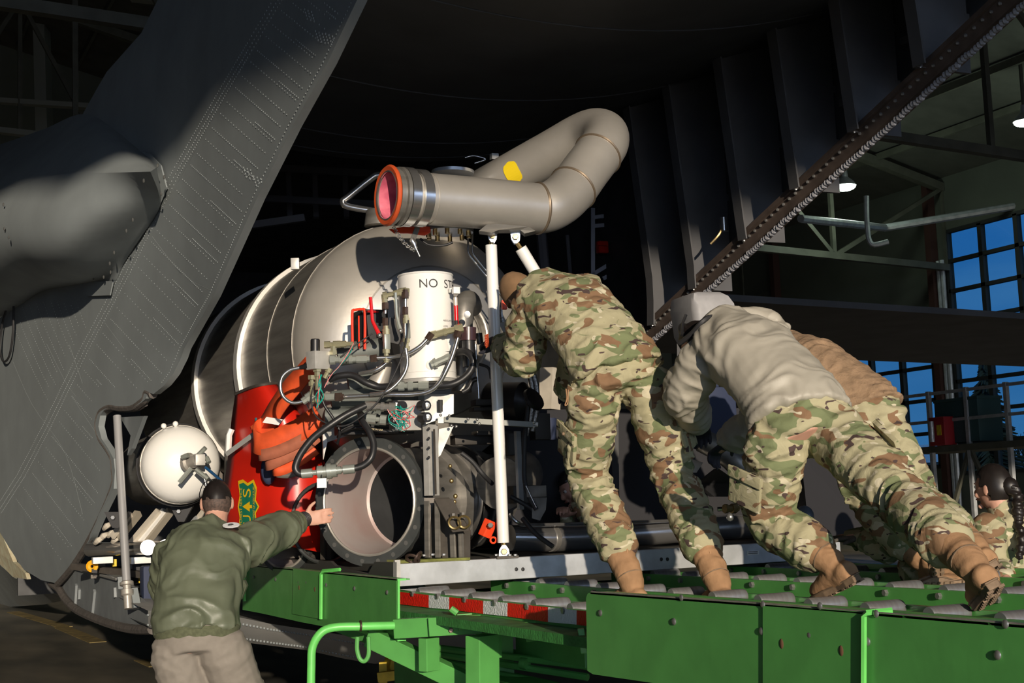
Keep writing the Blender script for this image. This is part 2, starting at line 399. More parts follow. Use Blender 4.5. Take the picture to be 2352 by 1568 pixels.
mk('trim_4', pb, mat('beam_lit_tone', (.22, .23, .20), .6), kind='structure', smooth=0)  # paler than the trusses: light on the beam edges put into the colour
# high bay lamps
LAMPM = mat('lamp_lens', (.9, 1, .9), .5, emis=(.82, 1, .85), estr=9)
def lamp(px, py, c, label, rpx=26):
    p = P(px, py, c); r = R(rpx, c)
    l = root('high_bay_lamp', p, label, 'lamp', 'hangar high bay lamps')
    mk('lens', MB().sphere(p, r, 18, (1, 1, .42)), LAMPM, l)
    mk('housing', MB().lathe(p+Vector((0, 0, r*.05)), p+Vector((0, 0, 2)), [(0, r*1.05), (r*.35, r*.85), (r*.8, r*.35), (r*1.5, r*.3)], 18), ALU, l)
    mk('stem', MB().tube([p+Vector((0, 0, r*1.4)), Vector((p.x, p.y, roofz(p.x)+.12))], .04, 6), TRUSS, l)
    ld = bpy.data.lights.new('lamp_light', 'POINT'); ld.energy = 75; ld.color = (.8, 1, .82); ld.shadow_soft_size = .3
    lo = bpy.data.objects.new('lamp_light', ld); COL.objects.link(lo); lo.location = p-Vector((0, 0, r*1.2))
lamp(1940, 428, 32, 'lit round hangar lamp above the wing, left one of two')
lamp(2354, 280, 28, 'lit round hangar lamp cut by the right edge of the photo')
# maintenance stand with rails, cabinet and box by the windows
st = root('maintenance_stand', P(2240, 1060, 27), 'grey railed work platform in front of the tall windows', 'platform')
Xs = 19.6
def S(px, py, dx=0): return OX(px, py, Xs+dx)
dk = MB(); a, b = S(2060, 1030), S(2420, 1022); dk.box(((a+b)/2)+Vector((.6, 0, 0)), 1.4, abs(a.y-b.y), .12)
zt = ((a+b)/2).z
mk('deck', dk, TRUSS, st, smooth=0)
for y in np.linspace(a.y, b.y, 5):
    mk('post', MB().beam((Xs, y, 0), (Xs, y, zt+1.15), .08, .08), ALU, st, smooth=0)
for h in (.55, 1.1): mk('rail', MB().beam((Xs, a.y, zt+h), (Xs, b.y, zt+h), .06, .06), ALU, st, smooth=0)
ys = list(np.linspace(a.y, b.y, 5))
for i in range(4): mk('brace', MB().beam((Xs, ys[i], .2 if i % 2 else zt), (Xs, ys[i+1], zt if i % 2 else .2), .07, .07), TRUSS, st, smooth=0)
rc = root('extinguisher_cabinet', S(2162, 1018), 'dark red cabinet with a yellow label standing on the platform', 'cabinet')
p = OX(2165, 990, Xs-.1); mk('body', MB().box(p, .3, .42, .55), mat('cabinet_red', (.30, .015, .02), .5), rc, bevel=.01)
mk('label_plate', MB().box(p+Vector((-.16, -.08, .02)), .01, .12, .2), YEL, rc); mk('extinguisher', MB().tube([p+Vector((-.2, .08, -.2)), p+Vector((-.2, .08, .2))], .05, 10), ALU, rc)
bx = root('tool_chest', OX(2225, 1018, Xs+.3), 'teal grey steel chest beside the red cabinet', 'chest')
p = OX(2225, 968, Xs+.3); mk('body', MB().box(p, .6, 1.15, .8), mat('teal_box', (.03, .075, .08), .5), bx, bevel=.01); mk('lid', MB().box(p+Vector((0, 0, .43)), .64, 1.2, .06), mat('teal_box', (0, 0, 0)), bx)
# trees outside
TRD = mat('dark_foliage', (.012, .02, .018), .9)
c0 = Vector((46, 46.5, 0)); tr = root('conifer', c0, 'dark conifer outside behind the right hand window', 'tree')
def tree_at(px, c): q = P(px, 1110, c); q.z = 0; return q
c0 = tree_at(2280, 60); tr.location = c0; WL[tr.name] = c0
mk('trunk', MB().tube([c0, c0+Vector((0, 0, 7.4))], [.2, .03], 8), TRD, tr)
fo = MB()
for i in range(420):
    t = random.random()**.8; z = 1.2+6*t; rr = (1-t)*2.0+.1; a = random.random()*6.28
    p = c0+Vector((0, 0, z)); q = p+Vector((math.cos(a)*rr, math.sin(a)*rr, -.25-rr*.12)); fo.tube([p, q], [.12, .02], 4, False)
mk('foliage', fo, TRD, tr, kind='stuff')
c1 = tree_at(2362, 78); tb = root('bare_tree', c1, 'leafless tree outside to the right of the conifer', 'tree'); br = MB()
def branch(p, d, l, r, n):
    q = p+d*l; br.tube([p, q], [r, r*.7], 5, False)
    if n:
        for _ in range(4): branch(lerp(p, q, random.uniform(.5, 1)), (d+Vector((random.uniform(-.7, .7), random.uniform(-.7, .7), random.uniform(-.1, .5)))).normalized(), l*.68, r*.6, n-1)
branch(c1, Vector((0, 0, 1)), 2.4, .16, 4); mk('branches', br, TRD, tb)
bd = root('distant_building', tree_at(2120, 90), 'low grey building far outside the windows', 'building')
p = tree_at(2120, 90); mk('wall', MB().box(p+Vector((0, 0, 1.5)), 6, 26, 3), mat('far_wall', (.25, .28, .3), .8), bd, smooth=0); mk('roof', MB().prism([p+Vector((-3.3, -13, 3)), p+Vector((3.3, -13, 3)), p+Vector((0, -13, 4.2))], (0, 26, 0)), mat('far_roof', (.5, .55, .6), .8), bd, smooth=0)

# ================================================================ aircraft
AC = root('cargo_airplane', (4.05, 16, 0), 'grey military cargo airplane with its rear cargo opening facing the loader', 'airplane')
def fx(z):
    x = 2.2
    if z < 1.7: x += .42*((1.7-z)/.9)**2*.6
    if z > 4.6: x += min(.15*(z-4.6)**2, .35)
    return x
def gx(y, z): return fx(z)-.10*max(0, y-10)
def SK(px, py, off=0):
    """picture ray meets the fuselage side surface"""
    lo, hi = .2, 3.4
    for _ in range(30):
        X = (lo+hi)/2; p = OX(px, py, X)
        if X > gx(p.y, p.z)-off: hi = X
        else: lo = X
    return OX(px, py, X)
edge = [(836, -40), (820, 0), (752, 144), (672, 290), (590, 455), (490, 679), (423, 800), (398, 858), (378, 884), (352, 905), (340, 900), (335, 915), (325, 924), (307, 935), (278, 936), (257, 933), (239, 941), (230, 954), (226, 979), (233, 1007), (248, 1029), (261, 1053), (264, 1080), (261, 1122), (211, 1232), (166, 1303), (133, 1340), (95, 1332), (55, 1308), (28, 1268), (0, 1222), (-25, 1150)]
top = [(-25, 560), (60, 430), (190, 262), (245, 165), (325, 75), (362, 0), (385, -40)]
sk = bmesh.new()
vs = [sk.verts.new((0, p.y, p.z)) for p in [SK(*e) for e in edge+top]]
fc = sk.faces.new(vs)
for z in np.arange(.9, 7, .15):
    bmesh.ops.bisect_plane(sk, geom=sk.verts[:]+sk.edges[:]+sk.faces[:], plane_co=(0, 0, z), plane_no=(0, 0, 1))
for y in [10.0]+list(np.arange(5, 30, 1.5)):
    bmesh.ops.bisect_plane(sk, geom=sk.verts[:]+sk.edges[:]+sk.faces[:], plane_co=(0, y, 0), plane_no=(0, 1, 0))
bmesh.ops.triangulate(sk, faces=sk.faces[:])
mb = MB(); vi = {}
for v in sk.verts: vi[v] = len(mb.v); mb.v.append(Vector((gx(v.co.y, v.co.z), v.co.y, v.co.z)))
n0 = len(mb.v); mb.v += [q+Vector((.05, 0, 0)) for q in mb.v]
for f in sk.faces:
    t = [vi[v] for v in f.verts]; mb.f.append(tuple(t)); mb.f.append(tuple(n0+i for i in t[::-1]))
for e in sk.edges:
    if len(e.link_faces) == 1: a, b = vi[e.verts[0]], vi[e.verts[1]]; mb.f.append((a, b, b+n0, a+n0))
sk.free()
mk('fuselage_skin', mb, G_SKIN, AC, smooth=25)
# rim of the opening
rim = MB(); rim.tube(spl([SK(*e, -.03) for e in edge[9:27]], 3), .035, 8); mk('door_seal', rim, G_RIM, AC, 'brown worn rubber seal around the cut-out')
rim2 = MB(); rim2.tube(spl([SK(e[0]+9, e[1]+3, -.05) for e in edge[12:24]], 3), .022, 8); mk('door_seal', rim2, G_RIM, AC)
rim3 = MB(); rim3.tube([SK(*e, -.02) for e in edge[1:9]], .012, 6); mk('edge_strip', rim3, G_SKIN, AC)
# rivets
rv = MB()
def rivet(p, r=.008):
    r *= .78
    n_ = Vector((-1, 0, 0)); u = Vector((0, 1, 0)); v = Vector((0, 0, 1))
    a = rv.ring(p, u*r, v*r, 6); b = rv.ring(p+n_*r*.6, u*r*.6, v*r*.6, 6); rv.bridge(a, b, 6); rv.cap(b, 6, True)
def rowpx(pts, sp, r=.008, off=0):
    ps = []
    for q0, q1 in zip(pts, pts[1:]):
        m_ = max(1, int(math.hypot(q1[0]-q0[0], q1[1]-q0[1])/18)); ps += [SK(q0[0]+(q1[0]-q0[0])*i/m_, q0[1]+(q1[1]-q0[1])*i/m_) for i in range(m_)]
    ps.append(SK(*pts[-1]))
    for a, b in zip(ps, ps[1:]):
        n_ = max(1, round((b-a).length/sp))
        for i in range(n_): rivet(lerp(a, b, i/n_)+Vector((-.001, 0, 0)), r)
rowpx([(e[0]-9, e[1]-2) for e in edge[1:9]], .034, .0075)
for o in (0, 9, 20): rowpx([(648-o, 0), (520-o, 215), (408-o, 408), (300-o, 625), (205-o, 800), (120-o, 975), (60-o, 1090), (2-o, 1180)], .04, .0085)
def edgex(y):
    for a, b in zip(edge[1:9], edge[2:10]):
        if a[1] <= y <= b[1]: return a[0]+(b[0]-a[0])*(y-a[1])/(b[1]-a[1])
    return None
def beltx(y): return float(np.interp(y, [0, 215, 408, 625, 800, 975, 1090, 1180], [648, 520, 408, 300, 205, 120, 60, 2]))
y = -60
k = 0
while y < 1150:
    x0 = beltx(max(y, 0))+14; pts = []; xx, yy = x0, y; sl = np.interp(y, [0, 500, 900, 1150], [.8, .95, 1.15, 1.35])
    while True:
        ex = edgex(yy) if yy < 905 else (232 if yy < 1030 else float(np.interp(yy, [1030, 1122, 1232, 1303], [248, 255, 205, 160])))
        if ex is None and yy > 0: break
        if ex is not None and xx > ex-16: break
        if yy > 1300: break
        if yy > 0: pts.append((xx, yy))
        xx += 12; yy += 12*sl
    if len(pts) > 2:
        rowpx(pts, .065 if k % 3 else .045, .007)
        if k % 3 == 1: rowpx([(q[0]+5, q[1]-6) for q in pts[len(pts)//2:]], .035, .007)
    y += 33 if k % 2 else 26; k += 1
for k in range(12):
    x0 = 20+k*16; y0 = 690+abs(6-k)*4
    pts = [(x0+i*9*(1+i*.035), y0+i*26) for i in range(14)]
    pts = [q for q in pts if q[0] < beltx(q[1])-24 and q[0] > 0]
    if len(pts) > 2: rowpx(pts, .05, .007)
for cx, cy in ((725, 72), (748, 78), (583, 405), (700, 22), (560, 385)):
    for i in range(3):
        for j in range(4): 
            if edgex(cy+j*7+i*3) and cx+i*8+j*2 < edgex(cy+j*7+i*3)-6: rivet(SK(cx+i*8+j*2, cy+j*7+i*3), .009)
mk('rivet', rv, G_SKIN, AC, kind='stuff', smooth=0)
# raised skin seams
for pts in ([(350, 543), (420, 630), (487, 668)], [(242, 742), (285, 800)], [(160, 792), (190, 880)], [(108, 790), (150, 875), (175, 910)], [(165, 910), (215, 985), (232, 1010)], [(30, 830), (75, 930), (150, 1040), (190, 1180)], [(648, 0), (408, 420), (205, 815), (118, 1000), (2, 1195)]):
    mk('skin_seam', MB().tube([SK(*q, -.002) for q in spl([Vector((a, b, 0)) for a, b in pts], 4) for q in [(q.x, q.y)]], .0032, 5), G_SKIN, AC)
# side fairing
grid = [[(-70, 345, 0), (-5, 333, 0), (100, 297, 0), (203, 262, 0), (322, 345, .0), (325, 345, 0)],
        [(-70, 395, .45), (0, 385, .40), (115, 350, .34), (235, 325, .28), (337, 370, .15), (350, 365, 0)],
        [(-70, 450, .64), (3, 436, .60), (130, 402, .52), (250, 397, .42), (347, 394, .30), (362, 384, 0)],
        [(-70, 520, .74), (12, 500, .70), (135, 490, .60), (265, 475, .36), (368, 468, .04), (371, 468, 0)],
        [(-70, 600, .68), (22, 570, .66), (125, 575, .56), (228, 565, .30), (324, 542, .03), (327, 543, 0)],
        [(-70, 690, .42), (45, 630, .44), (120, 632, .36), (200, 630, .20), (284, 602, .02), (287, 603, 0)],
        [(-70, 770, 0), (40, 705, 0), (100, 668, 0), (180, 655, 0), (267, 643, 0), (268, 644, 0)]]
fb = MB(); G = []
for row in grid:
    ps = [SK(*q)+Vector((-.004, 0, 0)) for q in row]; G.append(spl(ps[:5], 5)+[ps[5]])
nc = len(G[0]); fin = [G[0], [lerp(G[0][k], G[1][k], .5) for k in range(nc)], G[1], [lerp(G[1][k], G[2][k], .5) for k in range(nc)]]
colsp = [spl([G[r][k] for r in range(2, 7)], 5) for k in range(nc)]
low = [[colsp[k][r]+Vector((0, 0, -.0004)) for k in range(nc)] for r in range(len(colsp[0]))]; fin.append(G[2])
for r0, r1 in list(zip(fin, fin[1:]))+list(zip(low, low[1:])): fb.strip(r0, r1)
bmv = fb
fr_ = mk('side_fairing', fb, G_SKIN, AC, 'faceted grey fairing bulging from the fuselage side', smooth=60)
def FA(px, py):
    """point on the fairing (nearest grid face by picture position)"""
    best = None
    for A, B in zip(grid, grid[1:]):
        for k in range(5):
            q = (A[k], A[k+1], B[k], B[k+1]); cx = sum(v[0] for v in q)/4; cy = sum(v[1] for v in q)/4; d = (px-cx)**2+(py-cy)**2
            if best is None or d < best[0]: best = (d, sum(v[2] for v in q)/4)
    return SK(px, py, best[1]+.03)
sr = MB()
for q in ((225, 250+330), (305, 505), (290, 530), (277, 555), (262, 580), (252, 605), (254, 625), (238, 636), (215, 640), (193, 637), (330, 415), (337, 452), (362, 380), (377, 407), (370, 445), (10, 525), (20, 545), (8, 470)):
    sr.sphere(FA(q[0], q[1]), .016, 8, (.5, 1, 1))
mk('fairing_screws', sr, BOLT, fr_, kind='stuff')
mk('mount_plate', MB().prism([SK(140, 650, .02), SK(262, 645, .02), SK(255, 678, .02), SK(205, 680, .02), SK(160, 668, .02)], (-.01, 0, 0)), G_SKIN, AC, smooth=0)
mk('mount_plate', MB().prism([SK(320, 345, .02), SK(345, 352, .02), SK(372, 380, .02), SK(385, 430, .02), SK(368, 470, .02), SK(350, 400, .02)], (-.01, 0, 0)), G_SKIN, AC, smooth=0)
mk('antenna_loop', MB().tube(spl([SK(q[0], q[1], .05) for q in ((35, 600), (32, 680), (30, 760), (22, 815), (8, 830), (0, 800), (6, 740), (22, 690))]), .012, 6), BLACKM, AC)
# lower fuselage, open panel strip and the ramp side
mk('access_strip', MB().prism([SK(q[0], q[1], -.02) for q in ((-10, 1222), (5, 1228), (30, 1290), (58, 1316), (62, 1330), (30, 1325), (0, 1295), (-12, 1265))], (.04, 0, 0)), mat('cream_primer', (.50, .50, .36), .7, 0, 12, .3, col2=(.42, .36, .24)), AC, smooth=0)
lo = MB(); U = []; D = []
for a, b in (((-60, 1230), (-60, 1400)), ((0, 1297), (0, 1395)), ((35, 1328), (40, 1392)), ((95, 1340), (100, 1388)), ((133, 1345), (140, 1380))): U.append(OX(*a, 2.5)); D.append(OX(*b, 3.1))
lo.strip(U, D); mk('belly_skin', lo, G_SKIN, AC)
def PX(l, X): return [OX(a, b, X) for a, b in l]
RX = 1.99
mk('ramp_side', MB().prism(PX([(133, 1342), (150, 1318), (168, 1298), (215, 1310), (270, 1325), (272, 1352), (300, 1368), (352, 1412), (352, 1438), (300, 1440), (240, 1424), (180, 1398), (148, 1370)], RX), (.06, 0, 0)), mat('ramp_grey', (.22, .24, .25), .5, 0, 5, .2), AC, 'blue grey ribbed side wall of the ramp', smooth=0)
rb = MB(); rb.tube(spl([OX(a, b, RX-.03) for a, b in ((118, 1340), (135, 1352), (150, 1375), (180, 1402), (240, 1428), (300, 1444), (350, 1445))]), .035, 8); mk('ramp_seal', rb, G_RIM, AC)
for a, b in (((175, 1342), (172, 1392)), ((217, 1356), (212, 1406)), ((182, 1352), (181, 1374)), ((263, 1350), (264, 1372))): mk('stiffener', MB().beam(OX(*a, RX-.01), OX(*b, RX-.01), .04, .02, (1, 0, 0)), mat('ramp_grey', (0, 0, 0)), AC, smooth=0)
st_ = MB()
for i in range(60):
    q = lerp(Vector((160, 1302, 0)), Vector((268, 1330, 0)), i/60); st_.sphere(OX(q.x, q.y, RX-.03), .012, 6)
mk('rivet', st_, BOLT, AC, kind='stuff')
# ramp body under the loader end
ra = MB()
rs = []
for px, yt, yb in ((340, 1402, 1440), (440, 1402, 1462), (525, 1412, 1470), (620, 1432, 1482), (700, 1444, 1492), (790, 1458, 1512), (860, 1470, 1524)):
    rs.append((OY(px, yt, 9.45), OY(px, yb, 9.75)))
ra.strip([a for a, b in rs], [b for a, b in rs]); ra.strip([b for a, b in rs], [b+Vector((.3, 4, -.02)) for a, b in rs]); ra.strip([a+Vector((.3, 4, .0)) for a, b in rs], [a for a, b in rs]); ra.strip([rs[-1][0], rs[-1][0]+Vector((2.3, 0, 0))], [rs[-1][1], rs[-1][1]+Vector((2.3, 0, 0))])
mk('ramp', ra, mat('ramp_pale_grey', (.34, .34, .33), .5, 0, 4, .15), AC, 'pale grey riveted underside of the ramp')
rr2 = MB()
for i in range(70):
    q = i/70*.98; k = q*6; j = int(k); t = k-j
    for w_ in (.25, .85): rr2.sphere(lerp(lerp(rs[j][0], rs[j][1], w_), lerp(rs[j+1][0], rs[j+1][1], w_), t)+Vector((0, -.004, 0)), .009, 6)
mk('rivet', rr2, G_SKIN, AC, kind='stuff')
# ramp actuator strut
a, b = OX(269, 955, 1.9), OX(293, 1372, 1.9); d = (b-a).normalized()
mk('actuator_rod', MB().tube([a, b-d*.12], R(9.5, 10.4), 14), mat('chrome_rod', (.55, .55, .56), .22, .55), AC, 'tall polished steel ramp actuator rod')
mk('rod_end', MB().lathe(b-d*.12, b+d, [(0, .035), (.01, .05), (.03, .05), (.035, .03), (.06, .03), (.065, .045), (.1, .045), (.11, .03), (.2, .028)], 14), STEEL, AC)
mk('lug', MB().prism(PX([(280, 1372), (290, 1350), (300, 1350), (308, 1395), (300, 1400)], 1.93), (.05, 0, 0)), G_SKIN, AC, smooth=0)
mk('gusset', MB().prism(PX([(276, 958), (330, 955), (302, 1030), (292, 1045), (300, 1000)], 1.95), (.03, 0, 0)), G_SKIN, AC, smooth=0)
# overhead cargo door
cd = MB(); rows = []
for Y in np.linspace(5.1, 10.7, 9):
    rows.append([Vector((X, Y, 4.43+.082*(X-3.9)**2+.03*math.sin((10.7-Y)*.6))) for X in np.linspace(2.27, 7.2, 22)])
for A, B in zip(rows, rows[1:]): cd.strip(A, B)
cd.strip(rows[-1], [p+Vector((0, .05, .5)) for p in rows[-1]])
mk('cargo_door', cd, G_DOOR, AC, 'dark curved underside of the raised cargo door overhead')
for Y in (5.6, 7.3, 8.9, 10.1, 10.55):
    mk('door_seam', MB().tube([Vector((X, Y+.04*(X-3.9)**2*.3, 4.43+.082*(X-3.9)**2-.002+.03*math.sin((10.7-Y)*.6))) for X in np.linspace(2.3, 6.6, 18)], .006, 4), G_DOOR, AC)
# right side wall, frames and sill beam
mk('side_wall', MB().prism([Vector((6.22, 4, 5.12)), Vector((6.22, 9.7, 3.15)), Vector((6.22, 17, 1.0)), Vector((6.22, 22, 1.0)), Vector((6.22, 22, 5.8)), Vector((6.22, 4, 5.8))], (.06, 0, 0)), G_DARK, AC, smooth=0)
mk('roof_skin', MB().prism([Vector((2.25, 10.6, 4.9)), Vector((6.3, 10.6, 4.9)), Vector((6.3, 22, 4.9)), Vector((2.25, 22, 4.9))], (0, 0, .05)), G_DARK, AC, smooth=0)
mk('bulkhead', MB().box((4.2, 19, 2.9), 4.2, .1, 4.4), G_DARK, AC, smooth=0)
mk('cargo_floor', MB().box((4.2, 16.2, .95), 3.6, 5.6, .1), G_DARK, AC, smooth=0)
FRM = mat('frame_grey', (.085, .085, .09), .5, 0, 4, .2)
def rib(Y, c_in, zb, holes=False, label=None):
    """plate frame standing in the plane Y with a flange along its inner edge"""
    zs = np.linspace(zb, 5.0, 12); inner = []
    for z in zs: inner.append(Vector((c_in-.10*max(0, (z-3.3))-.06*max(0, 3.3-z)**2*2, Y, z)))
    outer = [Vector((6.2, Y, z)) for z in zs]
    r_ = mk('frame_rib', MB().prism(inner+outer[::-1], (0, .03, 0)), FRM, AC, label, smooth=0)
    fl = MB()
    for a_, b_ in zip(inner, inner[1:]): fl.beam(a_+Vector((0, -.03, 0)), b_+Vector((0, -.03, 0)), .012, .10, (0, 1, 0))
    mk('flange', fl, FRM, r_, smooth=0)
    rvv = MB()
    for a_, b_ in zip(inner[:8], inner[1:9]):
        for t in (0, .25, .5, .75): rvv.sphere(lerp(a_, b_, t)+Vector((.03, -.004, 0)), .008, 5)
    mk('rivet', rvv, BOLT, r_, kind='stuff')
    for zz in np.arange(zb+.35, 4.8, .38): mk('stringer', MB().beam((6.2, Y, zz), (6.2, Y+.58, zz+.03), .04, .05), FRM, r_, smooth=0)
def sillz(Y): return 2.95+(9.6-Y)*.352
for Y, ci in ((9.57, 5.80), (9.0, 5.82), (8.3, 5.82), (7.65, 5.83), (7.0, 5.84), (6.35, 5.85)): rib(Y, ci, sillz(Y))
sa, sb_ = OX(1480, 782, 5.9), OX(2420, -80, 5.9)
sl_ = mk('sill_beam', MB().beam(sa, sb_, .10, R(36, 9.5), (0, 0, 1)), G_TRIM, AC, 'long brown grey riveted sill beam rising to the upper right', smooth=0)
mk('cap_strip', MB().beam(sa+Vector((-.06, 0, .06)), sb_+Vector((-.06, 0, .06)), .03, .03), G_TRIM, sl_, smooth=0)
fz = MB(); n_ = 170
for i in range(n_): 
    q = lerp(sa, sb_, i/n_); fz.sphere(q+Vector((-.03, 0, -.085+random.uniform(-.006, .006))), .022, 6)
mk('brush_seal', fz, mat('brush_seal', (.25, .25, .27), .9), sl_, kind='stuff')
sv = MB()
for i in range(64):
    q = lerp(sa, sb_, i/64); sv.sphere(q+Vector((-.055, 0, .015)), .012, 6)
mk('rivet', sv, BOLT, sl_, kind='stuff')
# wing beyond
mk('wing', MB().prism([Vector((6.3, 12, 3.62)), Vector((22, 12.2, 3.25)), Vector((22, 15.8, 3.2)), Vector((6.3, 15.4, 3.5)), ], (0, 0, .07)), mat('wing_grey', (.07, .072, .078), .6, 0, 2, .2), AC, 'long dark wing surface crossing in front of the windows', smooth=0)
# dim gear inside the fuselage
gi = MB()
for a, b in (((640, 385, 13), (900, 402, 12.6)), ((600, 455, 13), (880, 470, 12.6)), ((560, 520, 12), (700, 500, 12)), ((650, 330, 13.5), (900, 350, 13.2))): gi.beam(P(*a), P(*b), .06, .06)
for x in (660, 720, 790): gi.beam(P(x, 330, 13.4), P(x+6, 500, 13.2), .05, .05)
mk('ceiling_conduit', gi, mat('conduit_grey', (.12, .12, .13), .5, .3), AC, smooth=0)
gj = MB()
for x, y0, y1 in ((1243, 530, 620), (1303, 540, 640), (1358, 480, 640)): gj.tube([P(x, y0, 13), P(x+8, y1, 13)], .05 if x < 1250 else .02, 8)
mk('stanchion', gj, mat('stanchion_grey', (.16, .16, .18), .4, .4), AC)
rk = root('equipment_rack', P(1420, 640, 12.6), 'open metal rack inside the fuselage behind the bent duct', 'rack')
for l_ in ([(1362, 478), (1362, 640)], [(1362, 500), (1485, 485)], [(1362, 520), (1440, 512)], [(1362, 630), (1485, 555)], [(1385, 640), (1490, 590)]):
    mk('bar', MB().beam(P(*l_[0], 12.6), P(*l_[1], 12.6), .035, .035), mat('stanchion_grey', (0, 0, 0)), rk, smooth=0)
rp = root('red_pouch', P(1382, 582, 12.5), 'small red pouch on the rack inside the fuselage', 'pouch'); mk('bag', MB().box(P(1383, 568, 12.5), .10, .06, .11), RED, rp, bevel=.01); mk('flap', MB().box(P(1383, 560, 12.45), .105, .02, .03), RED, rp)
rp = root('fire_bottle', P(1448, 548, 12.5), 'red bottle with a white band on the rack inside the fuselage', 'bottle'); q = P(1448, 545, 12.5)
mk('bottle_body', MB().lathe(q+Vector((0, 0, -.07)), q+Vector((0, 0, 1)), [(0, .03), (.01, .045), (.12, .045), (.15, .02)], 12), RED, rp); mk('band', MB().tube([q+Vector((0, 0, -.03)), q+Vector((0, 0, .03))], .047, 12), WHITE, rp)
rp = root('oxygen_regulator', P(1663, 530, 10.5), 'small steel canister hanging between the frames', 'canister'); q = P(1663, 515, 10.3)
mk('canister', MB().tube([q+Vector((0, 0, -.05)), q+Vector((0, 0, .05))], .03, 12), STEELP, rp); mk('hose', MB().tube(spl([q, q+Vector((-.05, 0, -.08)), P(1632, 560, 10.3)]), .01, 6), BRASS, rp)
# ================================================================ cargo loader
LD = root('cargo_loader', (4.1, 5.0, 0), 'green aircraft cargo loader with roller tracks under the tank unit', 'loader')
XP = 2.50; ZT = 1.275; ZB = .63+.345-.0
def Z_at(px, py, X): return OX(px, py, X).z
# side guard panels, standing in the plane X=XP
def panel(pl, label=None, t=.008, X=XP, m_=GREEN): return mk('side_panel', MB().prism(PX(pl, X), (t, 0, 0)), m_, LD, label, smooth=0)
pa = panel([(557, 1296), (735, 1312), (911, 1330), (911, 1471), (795, 1448), (690, 1428), (600, 1408), (557, 1400)], 'green side panel under the round flange opening')
pb2 = panel([(1346, 1372), (1350, 1362), (1358, 1360), (1754, 1388), (1754, 1600), (1500, 1568), (1362, 1548), (1349, 1540)], 'green side panel with rounded corner, left of the seam')
pc = panel([(1754, 1388), (1985, 1405), (2380, 1438), (2380, 1700), (1985, 1640), (1754, 1600)], 'green side panel running out of the frame')
# top lips (bent inward)
for a, b in (((557, 1296), (911, 1330)), ((1356, 1360), (1754, 1388)), ((1754, 1388), (2380, 1438))):
    A, B = OX(*a, XP), OX(*b, XP)
    mk('panel_lip', MB().prism([A, B, B+Vector((.07, 0, 0)), A+Vector((.07, 0, 0))], (0, 0, -.006)), GREEN, LD, smooth=0)
    mk('worn_edge', MB().tube([A+Vector((.004, 0, .001)), B+Vector((.004, 0, .001))], .004, 5), WORN, LD)
# seam plates and bent edges in the sunlit green
mk('joint_plate', MB().prism(PX([(676, 1306), (741, 1313), (738, 1421), (674, 1409)], XP), (-.008, 0, 0)), GREEN, LD, smooth=0)
mk('joint_plate', MB().prism(PX([(1757, 1391), (1984, 1409), (1984, 1640), (1757, 1600)], XP), (-.008, 0, 0)), GREEN, LD, smooth=0)
GREEN_LIT = mat('loader_green_lit', (.14, .58, .12), .4, 0, 9, .15)  # brighter copy of the loader green; sunlight on edges painted into the colour
for pts in ([(562, 1380), (561, 1300), (565, 1296), (578, 1298)], [(737, 1421), (738, 1318), (742, 1311), (757, 1309)], [(1983, 1640), (1984, 1415), (1990, 1407), (2008, 1405)]):
    A = PX(pts, XP-.014); A[-1] += Vector((.06, 0, 0)); mk('edge_bead', MB().tube(A, .011 if pts[0][0] < 1900 else .0085, 6), GREEN_LIT, LD)
mk('end_flange', MB().prism([OX(912, 1331, XP), OX(912, 1472, XP), OX(912, 1472, XP)+Vector((.012, 0, 0)), OX(912, 1331, XP)+Vector((.012, 0, 0))], (0, -.008, 0)), GREEN_LIT, LD, smooth=0)
for y_ in (1331, 1470): mk('flange_lip', MB().box(OX(912, y_, XP)+Vector((.022, -.002, 0)), .045, .012, .010), GREEN_LIT, LD, smooth=0)
def heads(lst, r, X=XP):
    for a, b in lst: mk('bolt', MB().sphere(OX(a, b, X-.004), r, 8, (.5, 1, 1)), BOLT, LD)
heads([(583, 1325), (633, 1330), (686, 1337), (704, 1337), (749, 1343), (814, 1351), (889, 1360)], .012)
heads([(1379, 1407), (1548, 1427), (1749, 1449), (1860, 1458), (1992, 1473), (2291, 1504)], .012)
heads([(1752, 1388), (1883, 1391), (1565, 1372), (2309, 1433), (2012, 1409)], .011)
for a, b in ((687, 1349), (723, 1353), (1795, 1478), (1932, 1494)): mk('hole', MB().sphere(OX(a, b, XP-.008), .010, 8, (.3, 1, 1.5)), mat('rust_hole', (.12, .06, .03), .8), LD)
# deck floor plate between tracks
ZW = 1.10
mk('walkway', MB().box((3.93, 4.4, ZW-.02), 2.7, 7.4, .04), GREEND, LD, 'rough dark green walkway between the roller tracks', smooth=0)
mk('edge_rail', MB().box((5.27, 4.4, 1.12), .06, 7.4, .16), GREEN, LD, smooth=0)
# roller tracks: two channels with rollers between them
def track(X, w, zr, name_label, y0=1.3, y1=7.6, phase=4.975, sp=.342, first=True):
    for dx, zz in ((0, zr), (w, zr+.0)):
        mk('track_rail', MB().box((X+dx, (y0+y1)/2, zz-.07), .012, y1-y0, .11), GREEN, LD, name_label if dx == 0 else None, smooth=0)
        mk('rail_lip', MB().box((X+dx+.012, (y0+y1)/2, zz-.015), .03, y1-y0, .008), GREEN, LD, smooth=0)
    y = phase-math.floor((phase-y0)/sp)*sp
    while y < y1:
        p = Vector((X+w/2, y, zr-.022)); h = w/2-.015
        mk('roller', MB().lathe(p-Vector((h, 0, 0)), p+Vector((1, 0, 0)), [(0, .020), (0, .031), (.012, .034), (2*h-.012, .034), (2*h, .031), (2*h, .020)], 16), ROLL, LD)
        mk('bolt', bolt((X-.004, y, zr-(.018 if X < 3 else .035)), (-1, 0, 0), .016, .018), BOLT, LD)
        y += sp
